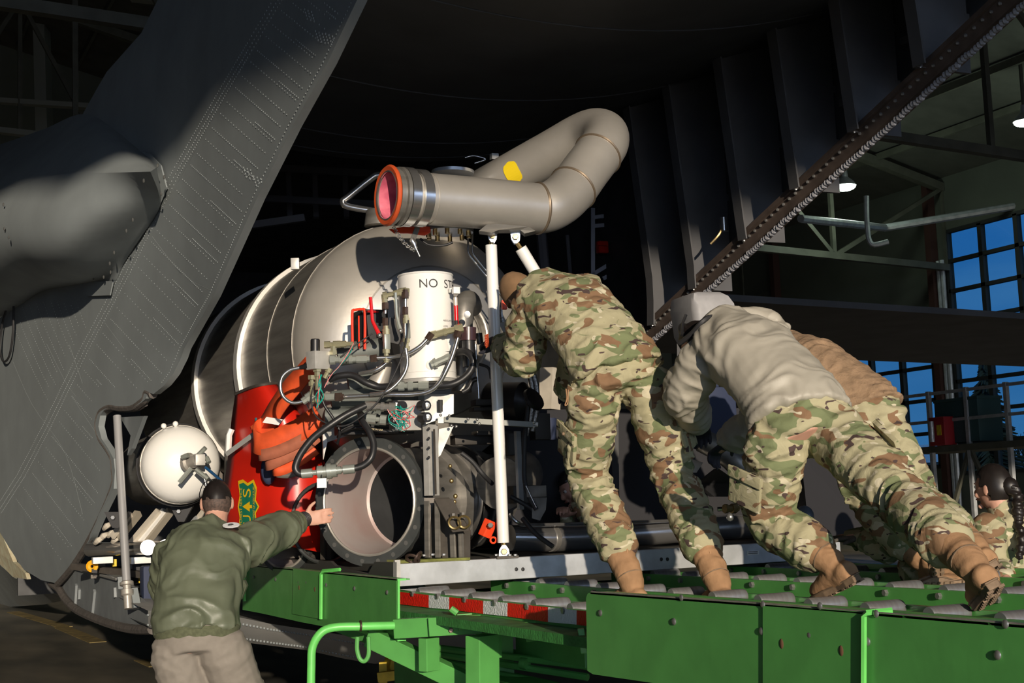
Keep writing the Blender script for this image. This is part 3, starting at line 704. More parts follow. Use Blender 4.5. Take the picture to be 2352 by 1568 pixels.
track(2.75, .20, 1.185, 'first roller track rail, carrying the red and white tape')
track(3.45, .20, 1.19, 'second roller track rail')
track(4.25, .20, 1.19, 'third roller track rail', phase=5.1)
track(4.98, .20, 1.19, 'fourth roller track rail', phase=5.0)
# reflective tape, block by block
X0 = 2.738
tp = [(912, 1358, 1386), (920, 1359, 1387), (986, 1366, 1395), (1033, 1371, 1399), (1111, 1379, 1409), (1167, 1384, 1415), (1260, 1394, 1428), (1326, 1401, 1434), (1420, 1411, 1446)]
for i, (a, b) in enumerate(zip(tp, tp[1:])):
    mk('reflector_block', MB().prism([OX(a[0], a[1], X0), OX(b[0], b[1], X0), OX(b[0], b[2], X0), OX(a[0], a[2], X0)], (-.003, 0, 0)), TAPE_W if i % 2 == 0 else TAPE_R, LD, 'white reflective tape block' if i % 2 == 0 else 'red reflective tape block', smooth=0)
mk('tape_rail_web', MB().box((X0+.012, 5.2, 1.10), .008, 5.0, .12), GREEN, LD, smooth=0)
# cross member tubes and supports below
def bar(a, b, c0, c1, hpx, m_=GREEN, name='cross_member', label=None, d=.08):
    A, B = P(*a, c0), P(*b, c1); h = R(hpx, (c0+c1)/2)
    return mk(name, MB().beam(A, B, d, h), m_, LD, label, smooth=0, bevel=.004)
bar((912, 1443), (1000, 1438), 7.0, 6.9, 43, d=.07); bar((992, 1438), (1112, 1431), 6.88, 6.8, 42, d=.09, label='light green sleeve of the outrigger with a square bolt plate'); bar((1100, 1432), (1215, 1420), 6.9, 7.1, 30)
mk('bolt_plate', MB().box(P(1063, 1434, 6.78), R(22, 6.8), .012, R(26, 6.8)), GREEN, LD, bevel=.002)
mk('bolt', bolt(P(1063, 1434, 6.76), (-.4, -.9, 0), .02), BOLT, LD); mk('bolt', bolt(P(1036, 1447, 6.8), (-.4, -.9, 0), .012), BROWNF, LD)
bar((1050, 1414), (1085, 1411), 6.85, 6.85, 9, d=.05)
mk('latch', MB().tube([P(1035, 1397, 6.8), P(1050, 1408, 6.8)], .016, 8), GREEN, LD)
bar((1215, 1450), (1345, 1433), 6.3, 6.1, 45, d=.06); bar((1345, 1470), (1330, 1472), 5.6, 5.6, 55, d=.04)
def post(x, y0, y1, wpx, c, label=None, m_=GREEN): return mk('post', MB().beam(P(x, y0, c), P(x+1, y1, c), R(wpx, c), R(wpx, c)*.6, (-.43, .9, 0)), m_, LD, label, smooth=0, bevel=.004)
post(985, 1464, 1540, 43, 6.95); post(1108, 1458, 1620, 70, 6.7, 'thick green upright under the roller deck'); post(1146, 1450, 1510, 12, 6.75)
bar((850, 1462), (1160, 1610), 7.2, 6.9, 45, d=.07, name='diagonal_brace'); bar((780, 1440), (860, 1470), 7.6, 7.3, 20, d=.05)
bar((1200, 1470), (1360, 1500), 7.3, 6.7, 60)
for i, (a, b) in enumerate((((1008, 1488), (1350, 1530)), ((1008, 1502), (1350, 1555)), ((1008, 1518), (1350, 1590)), ((1150, 1495), (1350, 1520)), ((1150, 1545), (1350, 1590)))): mk('hydraulic_pipe', MB().tube([P(*a, 7.4), P(*b, 6.9)], .018, 8), GREEN, LD)
mk('pipe_collar', MB().tube([P(1198, 1522, 7.1), P(1212, 1524, 7.08)], .03, 10), GREEN, LD)
# handrail and hook
hr = MB(); c = 6.9; hr.tube(spl(PS([(905, 1436, 6.95), (830, 1438, 6.9), (770, 1440, 6.88), (738, 1452, 6.86), (718, 1485, 6.86), (715, 1530, 6.86), (714, 1600, 6.86), (713, 1700, 6.86)]), 5), R(9.5, 6.9), 12)
mk('hand_rail', hr, GREEN_LIT, LD, 'bright green bent tube handrail')
mk('rail_collar', MB().torus(P(828, 1437, 6.9), P(905, 1436, 6.95)-P(770, 1440, 6.88), R(10.5, 6.9), .006, 18, 6), BROWNF, LD)
mk('tie_down_hook', MB().tube(spl(PS([(821, 1462, 7.0), (820, 1490, 7.0), (826, 1512, 7.0), (837, 1518, 7.0), (846, 1505, 7.0), (847, 1480, 7.0), (846, 1462, 7.0)]), 5), R(5, 7), 8), GREEN, LD)
# main chassis under the deck
mk('chassis_beam', MB().box((3.0, 4.6, .62), .18, 6.4, .3), GREEN, LD, smooth=0); mk('chassis_beam', MB().box((5.2, 4.6, .62), .18, 6.4, .3), GREEN, LD, smooth=0)
for y in (2.2, 6.6):
    for x in (3.0, 5.2): mk('support_leg', MB().box((x, y, .52), .14, .14, 1.04), GREEN, LD, smooth=0); mk('foot_pad', MB().box((x, y, .02), .3, .3, .04), BLACKM, LD, smooth=0)
# yellow jack on the floor under the loader
jk = root('axle_jack', OZ(900, 1560, .3), 'worn yellow jack frame under the green loader', 'jack')
mk('frame', MB().prism(PS([(905, 1485, 9.5), (950, 1482, 9.5), (955, 1520, 9.5), (900, 1555, 9.5), (895, 1530, 9.5)]), (.0, .12, 0)), YEL, jk, smooth=0, bevel=.004)
mk('arm', MB().beam(P(868, 1555, 9.4), P(950, 1545, 9.4), .06, .06), YEL, jk, smooth=0); mk('plate', MB().beam(P(960, 1510, 9.6), P(1050, 1530, 9.6), .05, .05), YEL, jk, smooth=0)
mk('upright', MB().beam(P(880, 1520, 9.45), P(882, 1640, 9.45), .05, .05), YEL, jk, smooth=0); mk('upright', MB().beam(P(935, 1540, 9.45), P(940, 1700, 9.45), .07, .05), YEL, jk, smooth=0)

# ================================================================ firefighting tank unit on its pallet
MU = root('firefighting_tank_unit', (3.9, 9, 1.2), 'stainless firefighting tank unit with pipes and hydraulics on a metal pallet', 'tank unit')
def part(name, mb, m_, label=None, par=None, **k): return mk(name, mb, m_, par or MU, label, **k)
PZ0, PZ1 = 1.20, 1.318
PA = OX(903, 1292, 2.68); PXR = OZ(1957, 1237, PZ1).x; PY = PA.y
# pallet frame: rear beam, left side plate with a cut for the flange, deck
part('pallet_beam', MB().box(((2.68+PXR)/2, PY+.03, (PZ0+PZ1)/2), PXR-2.68, .06, PZ1-PZ0), ALU, 'scuffed aluminium edge beam of the pallet', smooth=0, bevel=.003)
part('beam_joint', MB().box((2.70, PY-.004, (PZ0+PZ1)/2+.012), .03, .02, PZ1-PZ0+.02), ALUW, smooth=0)
part('corner_plate', MB().prism([Vector((PXR, PY, PZ1)), Vector((PXR+.35, PY+.55, PZ1-.01)), Vector((PXR+.35, PY+.55, PZ0)), Vector((PXR, PY, PZ0))], (0, .05, 0)), ALUW, smooth=0)
part('pallet_side', MB().prism(PX([(560, 1279), (758, 1288), (770, 1300), (845, 1318), (860, 1290), (903, 1291), (903, 1345), (560, 1330)], 2.66), (.02, 0, 0)), mat('dark_anodised', (.10, .10, .095), .45, .4), smooth=0)
part('pallet_deck', MB().box(((2.7+PXR)/2, PY+2.9, PZ1-.03), PXR-2.72, 5.7, .04), mat('pallet_deck', (.07, .068, .06), .6, .2, 8, .3), smooth=0)
for x, y in ((1186, 1307), (1201, 1307), (1519, 1284), (1533, 1284)): part('hole', MB().sphere(OY(x, y, PY), .011, 8, (1, .4, 1)), BLACKM)
pn = part('name_plate', MB().prism([OY(a, b, PY-.002) for a, b in ((1716, 1265), (1743, 1264), (1743, 1273), (1716, 1275))], (0, -.002, 0)), WHITE, 'small printed name plate on the pallet beam', smooth=0)
for yy in (1266.5, 1270): mk('print_line', MB().prism([OY(a, b, PY-.005) for a, b in ((1719, yy), (1740, yy-.8), (1740, yy+.6), (1719, yy+1.4))], (0, -.001, 0)), INK, pn, smooth=0)
# ---- main tank
TX, TZ, TR = 3.32, 2.62, .80; YA = 7.98
prof = []
for i in range(15):
    a = math.pi/2*i/14; prof.append((.40*(1-math.cos(a)), TR*math.sin(a)))
tk = part('tank_dome', MB().lathe((TX, YA, TZ), (TX, YA+5, TZ), prof, 64, caps=False), STEEL, 'brushed stainless dome end of the big tank', smooth=60)
part('tank_shell', MB().lathe((TX, YA+.4, TZ), (TX, YA+9, TZ), [(0, TR), (1.2, TR), (2.4, TR), (4.8, TR), (4.9, TR*.8)], 64), STEELD, 'dark stainless cylinder body of the big tank', smooth=50)
def ringy(y, r0, w, h, m_, label=None): return part('tank_band', MB().lathe((TX, YA+y, TZ), (TX, YA+y+1, TZ), [(0, r0-.01), (0, r0+h), (w, r0+h), (w, r0-.01)], 64, caps=False), m_, label, smooth=30)
ringy(1.62, TR, .10, .028, mat('bright_band', (.70, .68, .64), .35, .3, 8, .15), 'bright rolled hoop around the tank'); ringy(2.9, TR, .10, .03, MATS['bright_band']); ringy(.95, TR, .012, .004, STEELD); ringy(.395, TR, .012, .004, STEELD)

def domez(r): # y offset of the dome surface at radius r
    return .40*(1-math.sqrt(max(0, 1-(r/TR)**2)))
def domering(r0, r1, off, m_, name, label=None, c=(0, 0)):
    mb = MB(); A = []; n = 48
    for r in (r0, (r0+r1)/2, r1):
        A.append([Vector((TX+c[0]+r*math.cos(2*math.pi*i/n), YA+domez(math.hypot(c[0]+r*math.cos(2*math.pi*i/n), c[1]+r*math.sin(2*math.pi*i/n)))-off, TZ+c[1]+r*math.sin(2*math.pi*i/n))) for i in range(n+1)])
    mb.strip(A[0], A[1]); mb.strip(A[1], A[2]); return part(name, mb, m_, label)
domering(.30, .47, .006, mat('polished_pad', (.40, .40, .40), .4, .6, 6, .2), 'reinforcing_pad', 'circular ground pad around the manway')
domering(.295, .31, .012, STEELD, 'weld_bead'); domering(.465, .475, .008, STEELD, 'weld_bead')
part('manway', MB().lathe((TX+.06, YA-.03, TZ+.02), (TX+.06, YA+1, TZ+.02), [(0, .27), (0, .25), (.06, .24), (.07, .01)], 40, caps=False), STEELD, 'recessed round manway in the tank dome')
part('manway_lip', MB().torus((TX+.06, YA-.028, TZ+.02), (0, 1, 0), .262, .012, 40), STEEL)
part('outlet_pipe', MB().tube(spl(PS([(1085, 705, 8.5), (1078, 690, 8.35), (1066, 700, 8.25), (1062, 760, 8.22), (1060, 900, 8.2)])), R(24, 8.2), 14), STEELD)
part('lifting_lug', MB().box(P(678, 606, 8.45), .05, .03, .07, (_r0, FH, Vector((0, 0, 1)))), ALUW, 'small square lug on the tank shoulder', bevel=.004)
# shelf under the tank: dark saddle and cradle
for y in (YA+.9, YA+2.2, YA+3.6):
    part('cradle', MB().prism([Vector((TX-.8, y, 1.32)), Vector((TX+.8, y, 1.32)), Vector((TX+.75, y, 2.2)), Vector((TX+.3, y, 1.86)), Vector((TX-.3, y, 1.86)), Vector((TX-.75, y, 2.2))], (0, .06, 0)), BROWNSTEEL, smooth=0)
# ---- red chute fairing under the tank with the forest shield
rc_ = MB(); rows = []
lefts = [(540, 905), (532, 960), (522, 1060), (512, 1130), (505, 1240)]
rights = [(635, 880), (700, 960), (745, 1060), (752, 1160), (745, 1270)]
for (a, b), (c, d) in zip(lefts, rights):
    row = []
    for i in range(13):
        t = i/12; px, py = a+(c-a)*t, b+(d-b)*t; row.append(P(px, py-6*math.sin(math.pi*t), 9.25-.30*math.sin(math.pi*t*.9)-.25*t))
    rows.append(row)
ri = rows
for A, B in zip(rows, rows[1:]): rc_.strip(A, B)
n_ = len(rc_.v)
fair = part('red_fairing', rc_, RED, 'glossy red curved fairing below the tank')
sm = fair.modifiers.new('s', 'SOLIDIFY'); sm.thickness = .012
part('fairing_edge', MB().tube(rows[0], .010, 6), BROWNSTEEL)
part('fairing_strip', MB().tube([P(524, 1040, 9.1), P(526, 1000, 9.15), P(532, 985, 9.15)], .02, 6), WHITE)
part('grey_strap', MB().beam(P(520, 1043, 9.08), P(590, 992, 8.85), .03, .008, (-.4, -.9, 0)), mat('grey_webbing', (.3, .3, .29), .8), smooth=0)
def surf(u, v):
    """fairing surface: u 0..1 left to right, v 0..1 top to bottom"""
    fi = v*(len(ri)-1); i = min(int(fi), len(ri)-2); fj = u*12; j = min(int(fj), 11); a = lerp(lerp(ri[i][j], ri[i][j+1], fj-j), lerp(ri[i+1][j], ri[i+1][j+1], fj-j), fi-i)
    return a-FH*.012
def sh_map(x, y):  # x along the shield's own width (runs upward in the picture), y its own height (runs right)
    px = 590-y*42; py = 1222-x*118
    # find u, v on the fairing for this picture position
    l = np.interp(py, [q[1] for q in lefts], [q[0] for q in lefts]); r = np.interp(py, [q[1] for q in rights], [q[0] for q in rights]); t = (px-l)/(r-l)
    return P(px, py, 9.25-.30*math.sin(math.pi*t*.9)-.25*t-.03)
def shield(sc_, off, m_, name, label=None):
    o = [(0, .35), (.04, 0), (.3, .08), (.5, -.02), (.7, .08), (.97, 0), (1.0, .25), (.93, .5), (1.0, .8), (.85, .97), (.62, .92), (.5, 1.1), (.38, .92), (.15, .97), (0, .8), (.07, .5)]
    pts = [((a-.5)*sc_+.5, (1-b-.5)*sc_+.5) for a, b in o]
    mb = MB(); mb.v = [sh_map(a, b)-FH*off for a, b in pts]+[sh_map(.5, .5)-FH*off]; n = len(pts)
    mb.f = [(i, (i+1) % n, n) for i in range(n)]; return part(name, mb, m_, label, smooth=0)
shd = shield(1.06, 0, SHIELDY, 'shield_border', 'green and yellow forestry shield turned on its side'); sg = shield(.93, .003, SHIELDG, 'shield_field')
def sh_txt(s, size, x0, y0): put_text('shield_lettering', s, size, lambda x, y: sh_map(x0+x, y0+y)-FH*.007, SHIELDY, sg)
mb = MB(); mb.v = [sh_map(a, b)-FH*.007 for a, b in ((.40, .38), (.60, .38), (.5, .78), (.47, .38), (.53, .38), (.53, .26), (.47, .26))]; mb.f = [(0, 1, 2), (3, 4, 5, 6)]; mk('tree_mark', mb, SHIELDY, sg, smooth=0)
def sh_txt2(s, w, h, x0, y0):
    V, Fc = text_mesh(s, 1); xs = [v.x for v in V]; ysv = [v.y for v in V]; sx_ = w/(max(xs)-min(xs)); sy_ = h/(max(ysv)-min(ysv))
    mb = MB(); mb.v = [sh_map(x0+(v.x-min(xs))*sx_, y0+(v.y-min(ysv))*sy_)-FH*.007 for v in V]; mb.f = Fc; mk('shield_lettering', mb, SHIELDY, sg, smooth=0)
sh_txt2('U', .17, .42, .16, .33); sh_txt2('S', .17, .42, .68, .33); sh_txt2('FOREST SERVICE', .72, .13, .14, .80); sh_txt2('DEPARTMENT OF AGRICULTURE', .78, .11, .11, .10)
# ---- discharge tube with bolted flange
def dirv(ang): a = math.radians(ang); return Vector((math.sin(a), math.cos(a), 0))
def flange_tube(c, r, ang, L_, full=True, lab=None):
    d = dirv(ang); n = 56
    f_ = part('pipe_flange', MB().lathe(c, c+d, [(0, r*.835), (-.0, r), (.035, r), (.04, r*.90), (.04, r*.80)], n, caps=False), FLANGE, lab, smooth=30)
    part('flange_lip', MB().torus(c-d*.004, d, r*.825, .008, n, 6), STEEL)
    part('discharge_bore', MB().lathe(c, c+d, [(-.002, r*.83), (.03, r*.79), (L_*.36, r*.77), (L_*.37, r*.73), (L_*.38, r*.77)], n, caps=False), INNER, 'stained steel bore of the discharge tube')
    part('discharge_bore', MB().lathe(c, c+d, [(L_*.38, r*.765), (L_, r*.74), (L_+.02, .01)], n, caps=False), G_DARK)  # deep bore section in a dark colour that stands for shade
    part('discharge_tube', MB().lathe(c, c+d, [(.03, r*.84), (L_*.45, r*.84), (L_*.452, r*.95), (L_*.49, r*.95), (L_*.492, r*.86), (L_*.62, r*.86), (L_*.64, r*.90), (L_*.66, r*.90), (L_, r*.86)], n, caps=False), STEELD, smooth=30)
    u = perp(d); v = d.cross(u)
    if full:
        for i in range(20):
            a = 2*math.pi*(i+.5)/20; p = c+u*r*.92*math.cos(a)+v*r*.92*math.sin(a)
            mk('bolt_hole', MB().lathe(p-d*.002, p+d, [(-.002, .0135), (.0, .0125), (.0, .008)], 10), BOLT, f_, smooth=0)
    return d, u, v
c = P(847, 1151, 8.12); fr0 = R(148, 8.12)
d, u, v = flange_tube(c, fr0, 52.5, 1.15, True, 'dark grey flange ring with a circle of bolt holes')
part('rubber_coupling', MB().lathe(c+d*.74, c+d, [(0, fr0*.86), (.0, fr0*.93), (.17, fr0*.93), (.17, fr0*.86)], 56, caps=False), BLACK, 'black rubber coupling sleeve on the discharge tube', smooth=30)
for t in (.72, .90): part('hose_clamp', MB().lathe(c+d*t, c+d, [(0, fr0*.87), (0, fr0*.95), (.03, fr0*.95), (.03, fr0*.87)], 56, caps=False), STEELP, smooth=30)
part('discharge_tube', MB().lathe(c+d*.93, c+d*3, [(0, fr0*.86), (.15, fr0*.86), (.4, fr0*.78), (.8, fr0*.74)], 40), STEELD)
part('branch_elbow', MB().tube(spl(PS([(1150, 1110, 8.5), (1175, 1100, 8.7), (1190, 1090, 9.2)])), R(60, 8.8), 24), STEELD)
part('tube_stud', MB().sphere(P(1037, 1104, 7.98), .014, 8), BRASS); part('tube_stud', MB().sphere(P(1046, 1139, 7.98), .014, 8), BRASS); part('tube_stud', MB().sphere(P(1044, 1152, 7.98), .012, 8), BRASS); part('tube_stud', MB().sphere(P(1034, 1070, 7.98), .012, 8), BRASS)
c2 = P(652, 1240, 9.0); flange_tube(c2, R(76, 9.0), 52.5, .7, False, 'second smaller discharge ring behind the first')
part('guide_ring', MB().torus(P(745, 1200, 8.7), dirv(52), R(90, 8.7), .012, 40, 6), FLANGE)
# low header pipe along the pallet
part('header_pipe', MB().tube(spl(PS([(1170, 1235, 8.35), (1300, 1236, 8.55), (1450, 1226, 8.8), (1640, 1212, 9.1), (1850, 1200, 9.5)])), R(29, 8.6), 20), STEELP, 'long polished header pipe lying along the pallet')
part('pipe_joint', MB().tube([P(1262, 1236, 8.48), P(1270, 1236, 8.5)], R(30.5, 8.5), 20), STEELD)
part('air_line', MB().tube(spl(PS([(1170, 1180, 8.2), (1190, 1200, 8.2), (1230, 1205, 8.3), (1480, 1198, 8.7), (1640, 1190, 9)])), R(4, 8.5), 8), STEELP)
part('air_line', MB().tube(spl(PS([(1648, 1169, 8.6), (1668, 1168, 8.6), (1690, 1167, 8.6)])), R(5, 8.6), 8), STEELP)
part('valve_fitting', MB().lathe(P(1664, 1168, 8.55), P(1700, 1167, 8.6), [(0, .02), (0, .028), (.02, .028), (.02, .02), (.05, .02), (.05, .03), (.08, .03), (.08, .018), (.1, .018)], 8), BRASS)
# ---- frame brackets around the tube
def pole_px(name, a, b, wpx, c, m_, label=None, dep=.5, up=None): return part(name, MB().beam(P(*a, c), P(*b, c), R(wpx, c), R(wpx, c)*dep, up or (-.43, .9, 0)), m_, label, smooth=0, bevel=.002)
pole_px('bracket_post', (988, 975), (992, 1138), 34, 7.92, ALUW, 'milled aluminium channel post in front of the discharge tube', .5)
part('channel_groove', MB().beam(P(997, 985, 7.84), P(1001, 1135, 7.84), .006, .01, (-.43, .9, 0)), BROWNSTEEL, smooth=0)
for y in (984, 1006, 1028, 1050): part('hole', MB().sphere(P(985, y, 7.84), .008, 8), BLACKM)
part('bracket_gusset', MB().prism(PS([(1008, 985, 7.98), (1042, 978, 7.98), (1012, 1045, 7.98), (1006, 1050, 7.98)]), (0, .02, 0)), ALUW, smooth=0)
part('side_bracket', MB().prism(PS([(741, 975, 8.3), (762, 975, 8.3), (800, 985, 8.25), (800, 1000, 8.25), (752, 1015, 8.3), (743, 1055, 8.3)]), (0, .015, 0)), ALUW, smooth=0)
part('base_foot', MB().prism(PS([(974, 1143, 7.95), (998, 1143, 7.95), (1030, 1142, 7.95), (1048, 1165, 7.9), (1058, 1180, 7.88), (1080, 1218, 7.85), (1080, 1281, 7.85), (974, 1284, 7.95)]), FH*.05), BROWNSTEEL, 'welded brown steel foot with two lifting rings', smooth=0)
for x in (980, 1004, 1039, 1058): part('weld_rib', MB().beam(P(x, 1150 if x < 1010 else 1225, 7.82), P(x+2, 1280, 7.82), .012, .03, (-.43, .9, 0)), STEELD, smooth=0)
part('sloped_plate', MB().prism(PS([(998, 1146, 7.80), (1040, 1145, 7.82), (1078, 1218, 7.72), (1040, 1222, 7.70)]), (0, .012, 0)), BROWNSTEEL, smooth=0)
for x, y in ((1044, 1200), (1066, 1198)):
    part('lifting_ring', MB().torus(P(x, y, 7.68), FH+Vector((.3, 0, .3)), .032, .007, 20, 6), BRASS); part('ring_lug', MB().box(P(x-5, y-15, 7.7), .015, .03, .03), STEELD)
part('pallet_shim', MB().prism(PS([(918, 1287, 7.75), (1080, 1280, 7.8), (1080, 1286, 7.78), (918, 1294, 7.72)]), (0, .2, 0)), YELD, 'yellow green shim plate under the foot', smooth=0)
part('tie_ring', MB().torus(P(948, 1283, 7.7), (.5, .4, .8), .035, .008, 18, 6), BROWNF, 'dark chain link lying on the pallet edge'); part('tie_ring', MB().torus(P(960, 1279, 7.7), (-.5, .4, .4), .03, .008, 18, 6), BROWNF)
for x, y in ((965, 1275), (994, 1275), (1020, 1275), (975, 1277)): part('bolt', bolt(P(x, y, 7.78), (0, 0, 1), .012), BOLT)
for i, x in enumerate((742, 757)): pole_px('support_plate', (x, 1205), (x+1, 1285), 7, 8.75, BROWNSTEEL, None, 2)
# horizontal channel rail
pole_px('channel_rail', (1020, 964), (1225, 975), 26, 7.98, mat('rail_grey', (.17, .175, .16), .5, .4), 'grey channel rail running right from the post', .5, (0, 0, 1))
pole_px('rail_clip', (1006, 966), (1020, 966), 26, 7.9, ALUW, None, .5, (0, 0, 1)); pole_px('rail_clip', (1215, 974), (1236, 975), 20, 8.1, ALUW, None, .5, (0, 0, 1))
for x, y in ((1032, 955), (1075, 962), (1096, 963), (1101, 973), (1012, 953), (1012, 963), (1037, 977), (1048, 979), (1227, 970), (1227, 980)): part('bolt', MB().sphere(P(x, y, 7.88), .009, 8), BOLT)
pole_px('rail_post', (1188, 990), (1196, 1170), 16, 8.3, ALU, None, .5)
# ---- white reservoir drum
DC = P(977, 640, 8.05); DR = R(64, 8.05); dz1 = P(977, 632, 8.05).z; dz0 = P(982, 872, 8.05).z
dx, dy = DC.x, DC.y
dr = part('reservoir', MB().lathe((dx, dy, dz0), (dx, dy, 9), [(0, DR-.006), (0, DR+.004), (.008, DR+.004), (.008, DR), (dz1-dz0-.02, DR), (dz1-dz0-.004, DR-.006), (dz1-dz0, DR-.02), (dz1-dz0+.012, 0)], 56, caps=False), WHITE, 'white enamelled hydraulic reservoir drum marked NO STEP', smooth=30)
mk('weld_line', MB().torus((dx, dy, dz0+.035), (0, 0, 1), DR, .002, 48, 5), WHITE, dr); mk('top_rim', MB().torus((dx, dy, dz1-.006), (0, 0, 1), DR-.003, .006, 48, 6), WHITE, dr)
VA = math.atan2(-dx*0+(-dy), -dx)  # direction from drum axis to the camera
def drum_txt(s, size, a0, z): put_text('lettering', s, size, lambda x, y: Vector((dx+(DR+.0015)*math.cos(a0+x/DR), dy+(DR+.0015)*math.sin(a0+x/DR), z+y)), INK, dr)
ca = math.atan2(-dy, -dx)
drum_txt('NO  STEP', .070, ca-.25, P(985, 660, 7.9).z)
for i, s in enumerate(('ABSOLUTE MIN', 'LEVEL', 'CHECK OIL')): drum_txt(s, .014, ca+.62, P(1030, 738+i*13, 7.95).z)
part('drum_base', MB().lathe((dx, dy, dz0-.02), (dx, dy, 9), [(0, DR+.004), (.018, DR+.004)], 40), ALUW)
part('drum_bracket', MB().prism(PS([(1016, 770, 7.93), (1052, 764, 7.98), (1052, 808, 7.98), (1030, 806, 7.93), (1007, 806, 7.93), (1007, 772, 7.93)]), FH*.03), WHITE, smooth=0)
# sight gauge
g0, g1 = P(1046, 683, 7.9), P(1049, 745, 7.9)
part('sight_glass', MB().tube([g0, lerp(g0, g1, .3)], R(5, 7.9), 10), mat('gauge_glass', (.55, .5, .42), .1, 0, spec=.8)); part('sight_glass', MB().tube([lerp(g0, g1, .3), g1], R(5.2, 7.9), 10), REDH, 'red fluid column of the sight gauge')
part('gauge_block', MB().box(P(1047, 667, 7.9), R(16, 7.9), .03, R(16, 7.9)), WHITE, bevel=.003); part('gauge_block', MB().box(P(1039, 667, 7.95), R(16, 7.9), .02, R(10, 7.9)), WHITE)
part('gauge_post', MB().tube([P(1047, 736, 7.88), P(1048, 748, 7.88)], .011, 8), BLACKM)
# ---- tubing
def tb(name, pts, wpx, m_, label=None, n=10, k=6): return part(name, MB().tube(spl(PS(pts), k), R(wpx/2, pts[0][2]), n), m_, label)
tb('bent_tube', [(862, 822, 7.85), (900, 820, 7.85), (935, 812, 7.83), (962, 797, 7.82), (980, 780, 7.82), (988, 770, 7.82)], 9.5, STEELP, 'bent steel tube crossing the drum')
tb('bent_tube', [(790, 911, 7.9), (850, 908, 7.88), (900, 906, 7.86), (950, 905, 7.85), (985, 898, 7.84), (1008, 880, 7.83), (1025, 850, 7.82), (1040, 815, 7.82), (1052, 775, 7.82)], 10.5, STEELP)
tb('bent_tube', [(932, 800, 7.82), (936, 830, 7.82), (930, 855, 7.82), (912, 880, 7.82), (885, 900, 7.82), (850, 906, 7.84)], 9.5, STEELP)
tb('bent_tube', [(900, 820, 7.95), (885, 835, 7.95), (862, 850, 7.95), (825, 858, 7.98)], 9, STEELP)
tb('bent_tube', [(689, 844, 7.9), (665, 850, 7.9), (648, 866, 7.9), (644, 890, 7.9), (652, 912, 7.9), (672, 925, 7.9), (695, 922, 7.9)], 8.5, STEELP, 'steel u-bend looping out left of the valve block')
tb('steel_line', [(885, 690, 7.88), (885, 720, 7.88)], 7, STEELP); tb('steel_line', [(931, 668, 7.85), (931, 720, 7.85)], 8, STEELP)
# rubber hoses
tb('rubber_hose', [(840, 928+3, 7.75), (800, 950, 7.72), (760, 975, 7.7), (720, 1005, 7.7), (692, 1040, 7.7), (679, 1070, 7.7), (684, 1085, 7.7), (700, 1090, 7.7)], 17, BLACK, 'thick glossy black hose looping down in front of the flange', 14)
tb('rubber_hose', [(812, 1076, 7.7), (835, 1068, 7.7), (853, 1050, 7.7), (858, 1020, 7.72), (848, 990, 7.74), (832, 965, 7.78), (828, 950, 7.85)], 16, BLACK, None, 14)
tb('rubber_hose', [(757, 872, 7.95), (780, 863, 7.93), (810, 862, 7.92), (840, 878, 7.9), (870, 888, 7.9), (900, 886, 7.88)], 16, BLACK, None, 12)
tb('rubber_hose', [(985, 886, 7.86), (1030, 884, 7.84), (1060, 872, 7.84), (1082, 850, 7.84), (1086, 825, 7.84), (1072, 808, 7.86), (1055, 808, 7.9), (1040, 815, 7.92)], 17, BLACK, 'fat black hose curling round the right of the drum', 14)
tb('rubber_hose', [(1095, 870, 8.0), (1085, 875, 8.0), (1075, 892, 8.0), (1062, 900, 8.0)], 12, BLACK); tb('rubber_hose', [(1100, 836, 8.0), (1122, 845, 8.0), (1128, 870, 8.0)], 7, BLACKM)
tb('rubber_hose', [(735, 900, 7.85), (745, 930, 7.85), (765, 960, 7.85), (780, 990, 7.85), (775, 1018, 7.9)], 7, BLACK)
tb('control_cable', [(938, 735, 7.76), (932, 790, 7.76), (910, 850, 7.74), (880, 905, 7.72), (850, 940, 7.7), (800, 975, 7.72), (760, 975, 7.74), (725, 955, 7.78), (715, 915, 7.8), (722, 880, 7.82)], 3.5, BLACKM)
tb('control_cable', [(782, 820, 7.82), (820, 790, 7.85), (855, 766, 7.88)], 3.5, BLACKM)
mh = tb('marked_hose', [(776, 1005, 7.98), (790, 990, 7.96), (815, 981, 7.95), (850, 984, 7.94), (880, 990, 7.93), (915, 990, 7.93)], 8, BLACK, 'thin black hose printed MADE IN USA')
put_text('hose_print', 'MADE IN USA', R(6, 7.9), lambda x, y: P(845+x/R(1, 7.9)*.95, 986.5+x/R(1, 7.9)*.07-y/R(1, 7.9), 7.905), mat('print_gold', (.6, .5, .3), .6), mh)
for a, b in (((1080, 560, 8.3), 0), ((1090, 560, 8.3), 0)):
    x = a[0]; tb('steel_line', [(x-4, 520, 8.3), (x-5, 560, 8.3), (x-4, 580, 8.3), (x+10, 600, 8.3), (x+50, 650, 8.3), (x+85, 700, 8.35)], 4.5, STEELP)
tb('steel_line', [(1092, 790, 8.0), (1098, 880, 8.0), (1100, 915, 8.0)], 6, STEELP); tb('steel_line', [(1149, 865, 8.1), (1155, 850, 8.1), (1175, 845, 8.15)], 5, WHITE)
tb('braided_hose', [(1222, 850, 8.4), (1232, 890, 8.4), (1232, 940, 8.4), (1222, 990, 8.4)], 14, mat('braided_steel', (.45, .43, .40), .35, .8, 120, .7)); tb('braided_hose', [(1212, 850, 8.38), (1222, 890, 8.38), (1220, 950, 8.38), (1208, 1000, 8.38)], 12, MATS['braided_steel'])
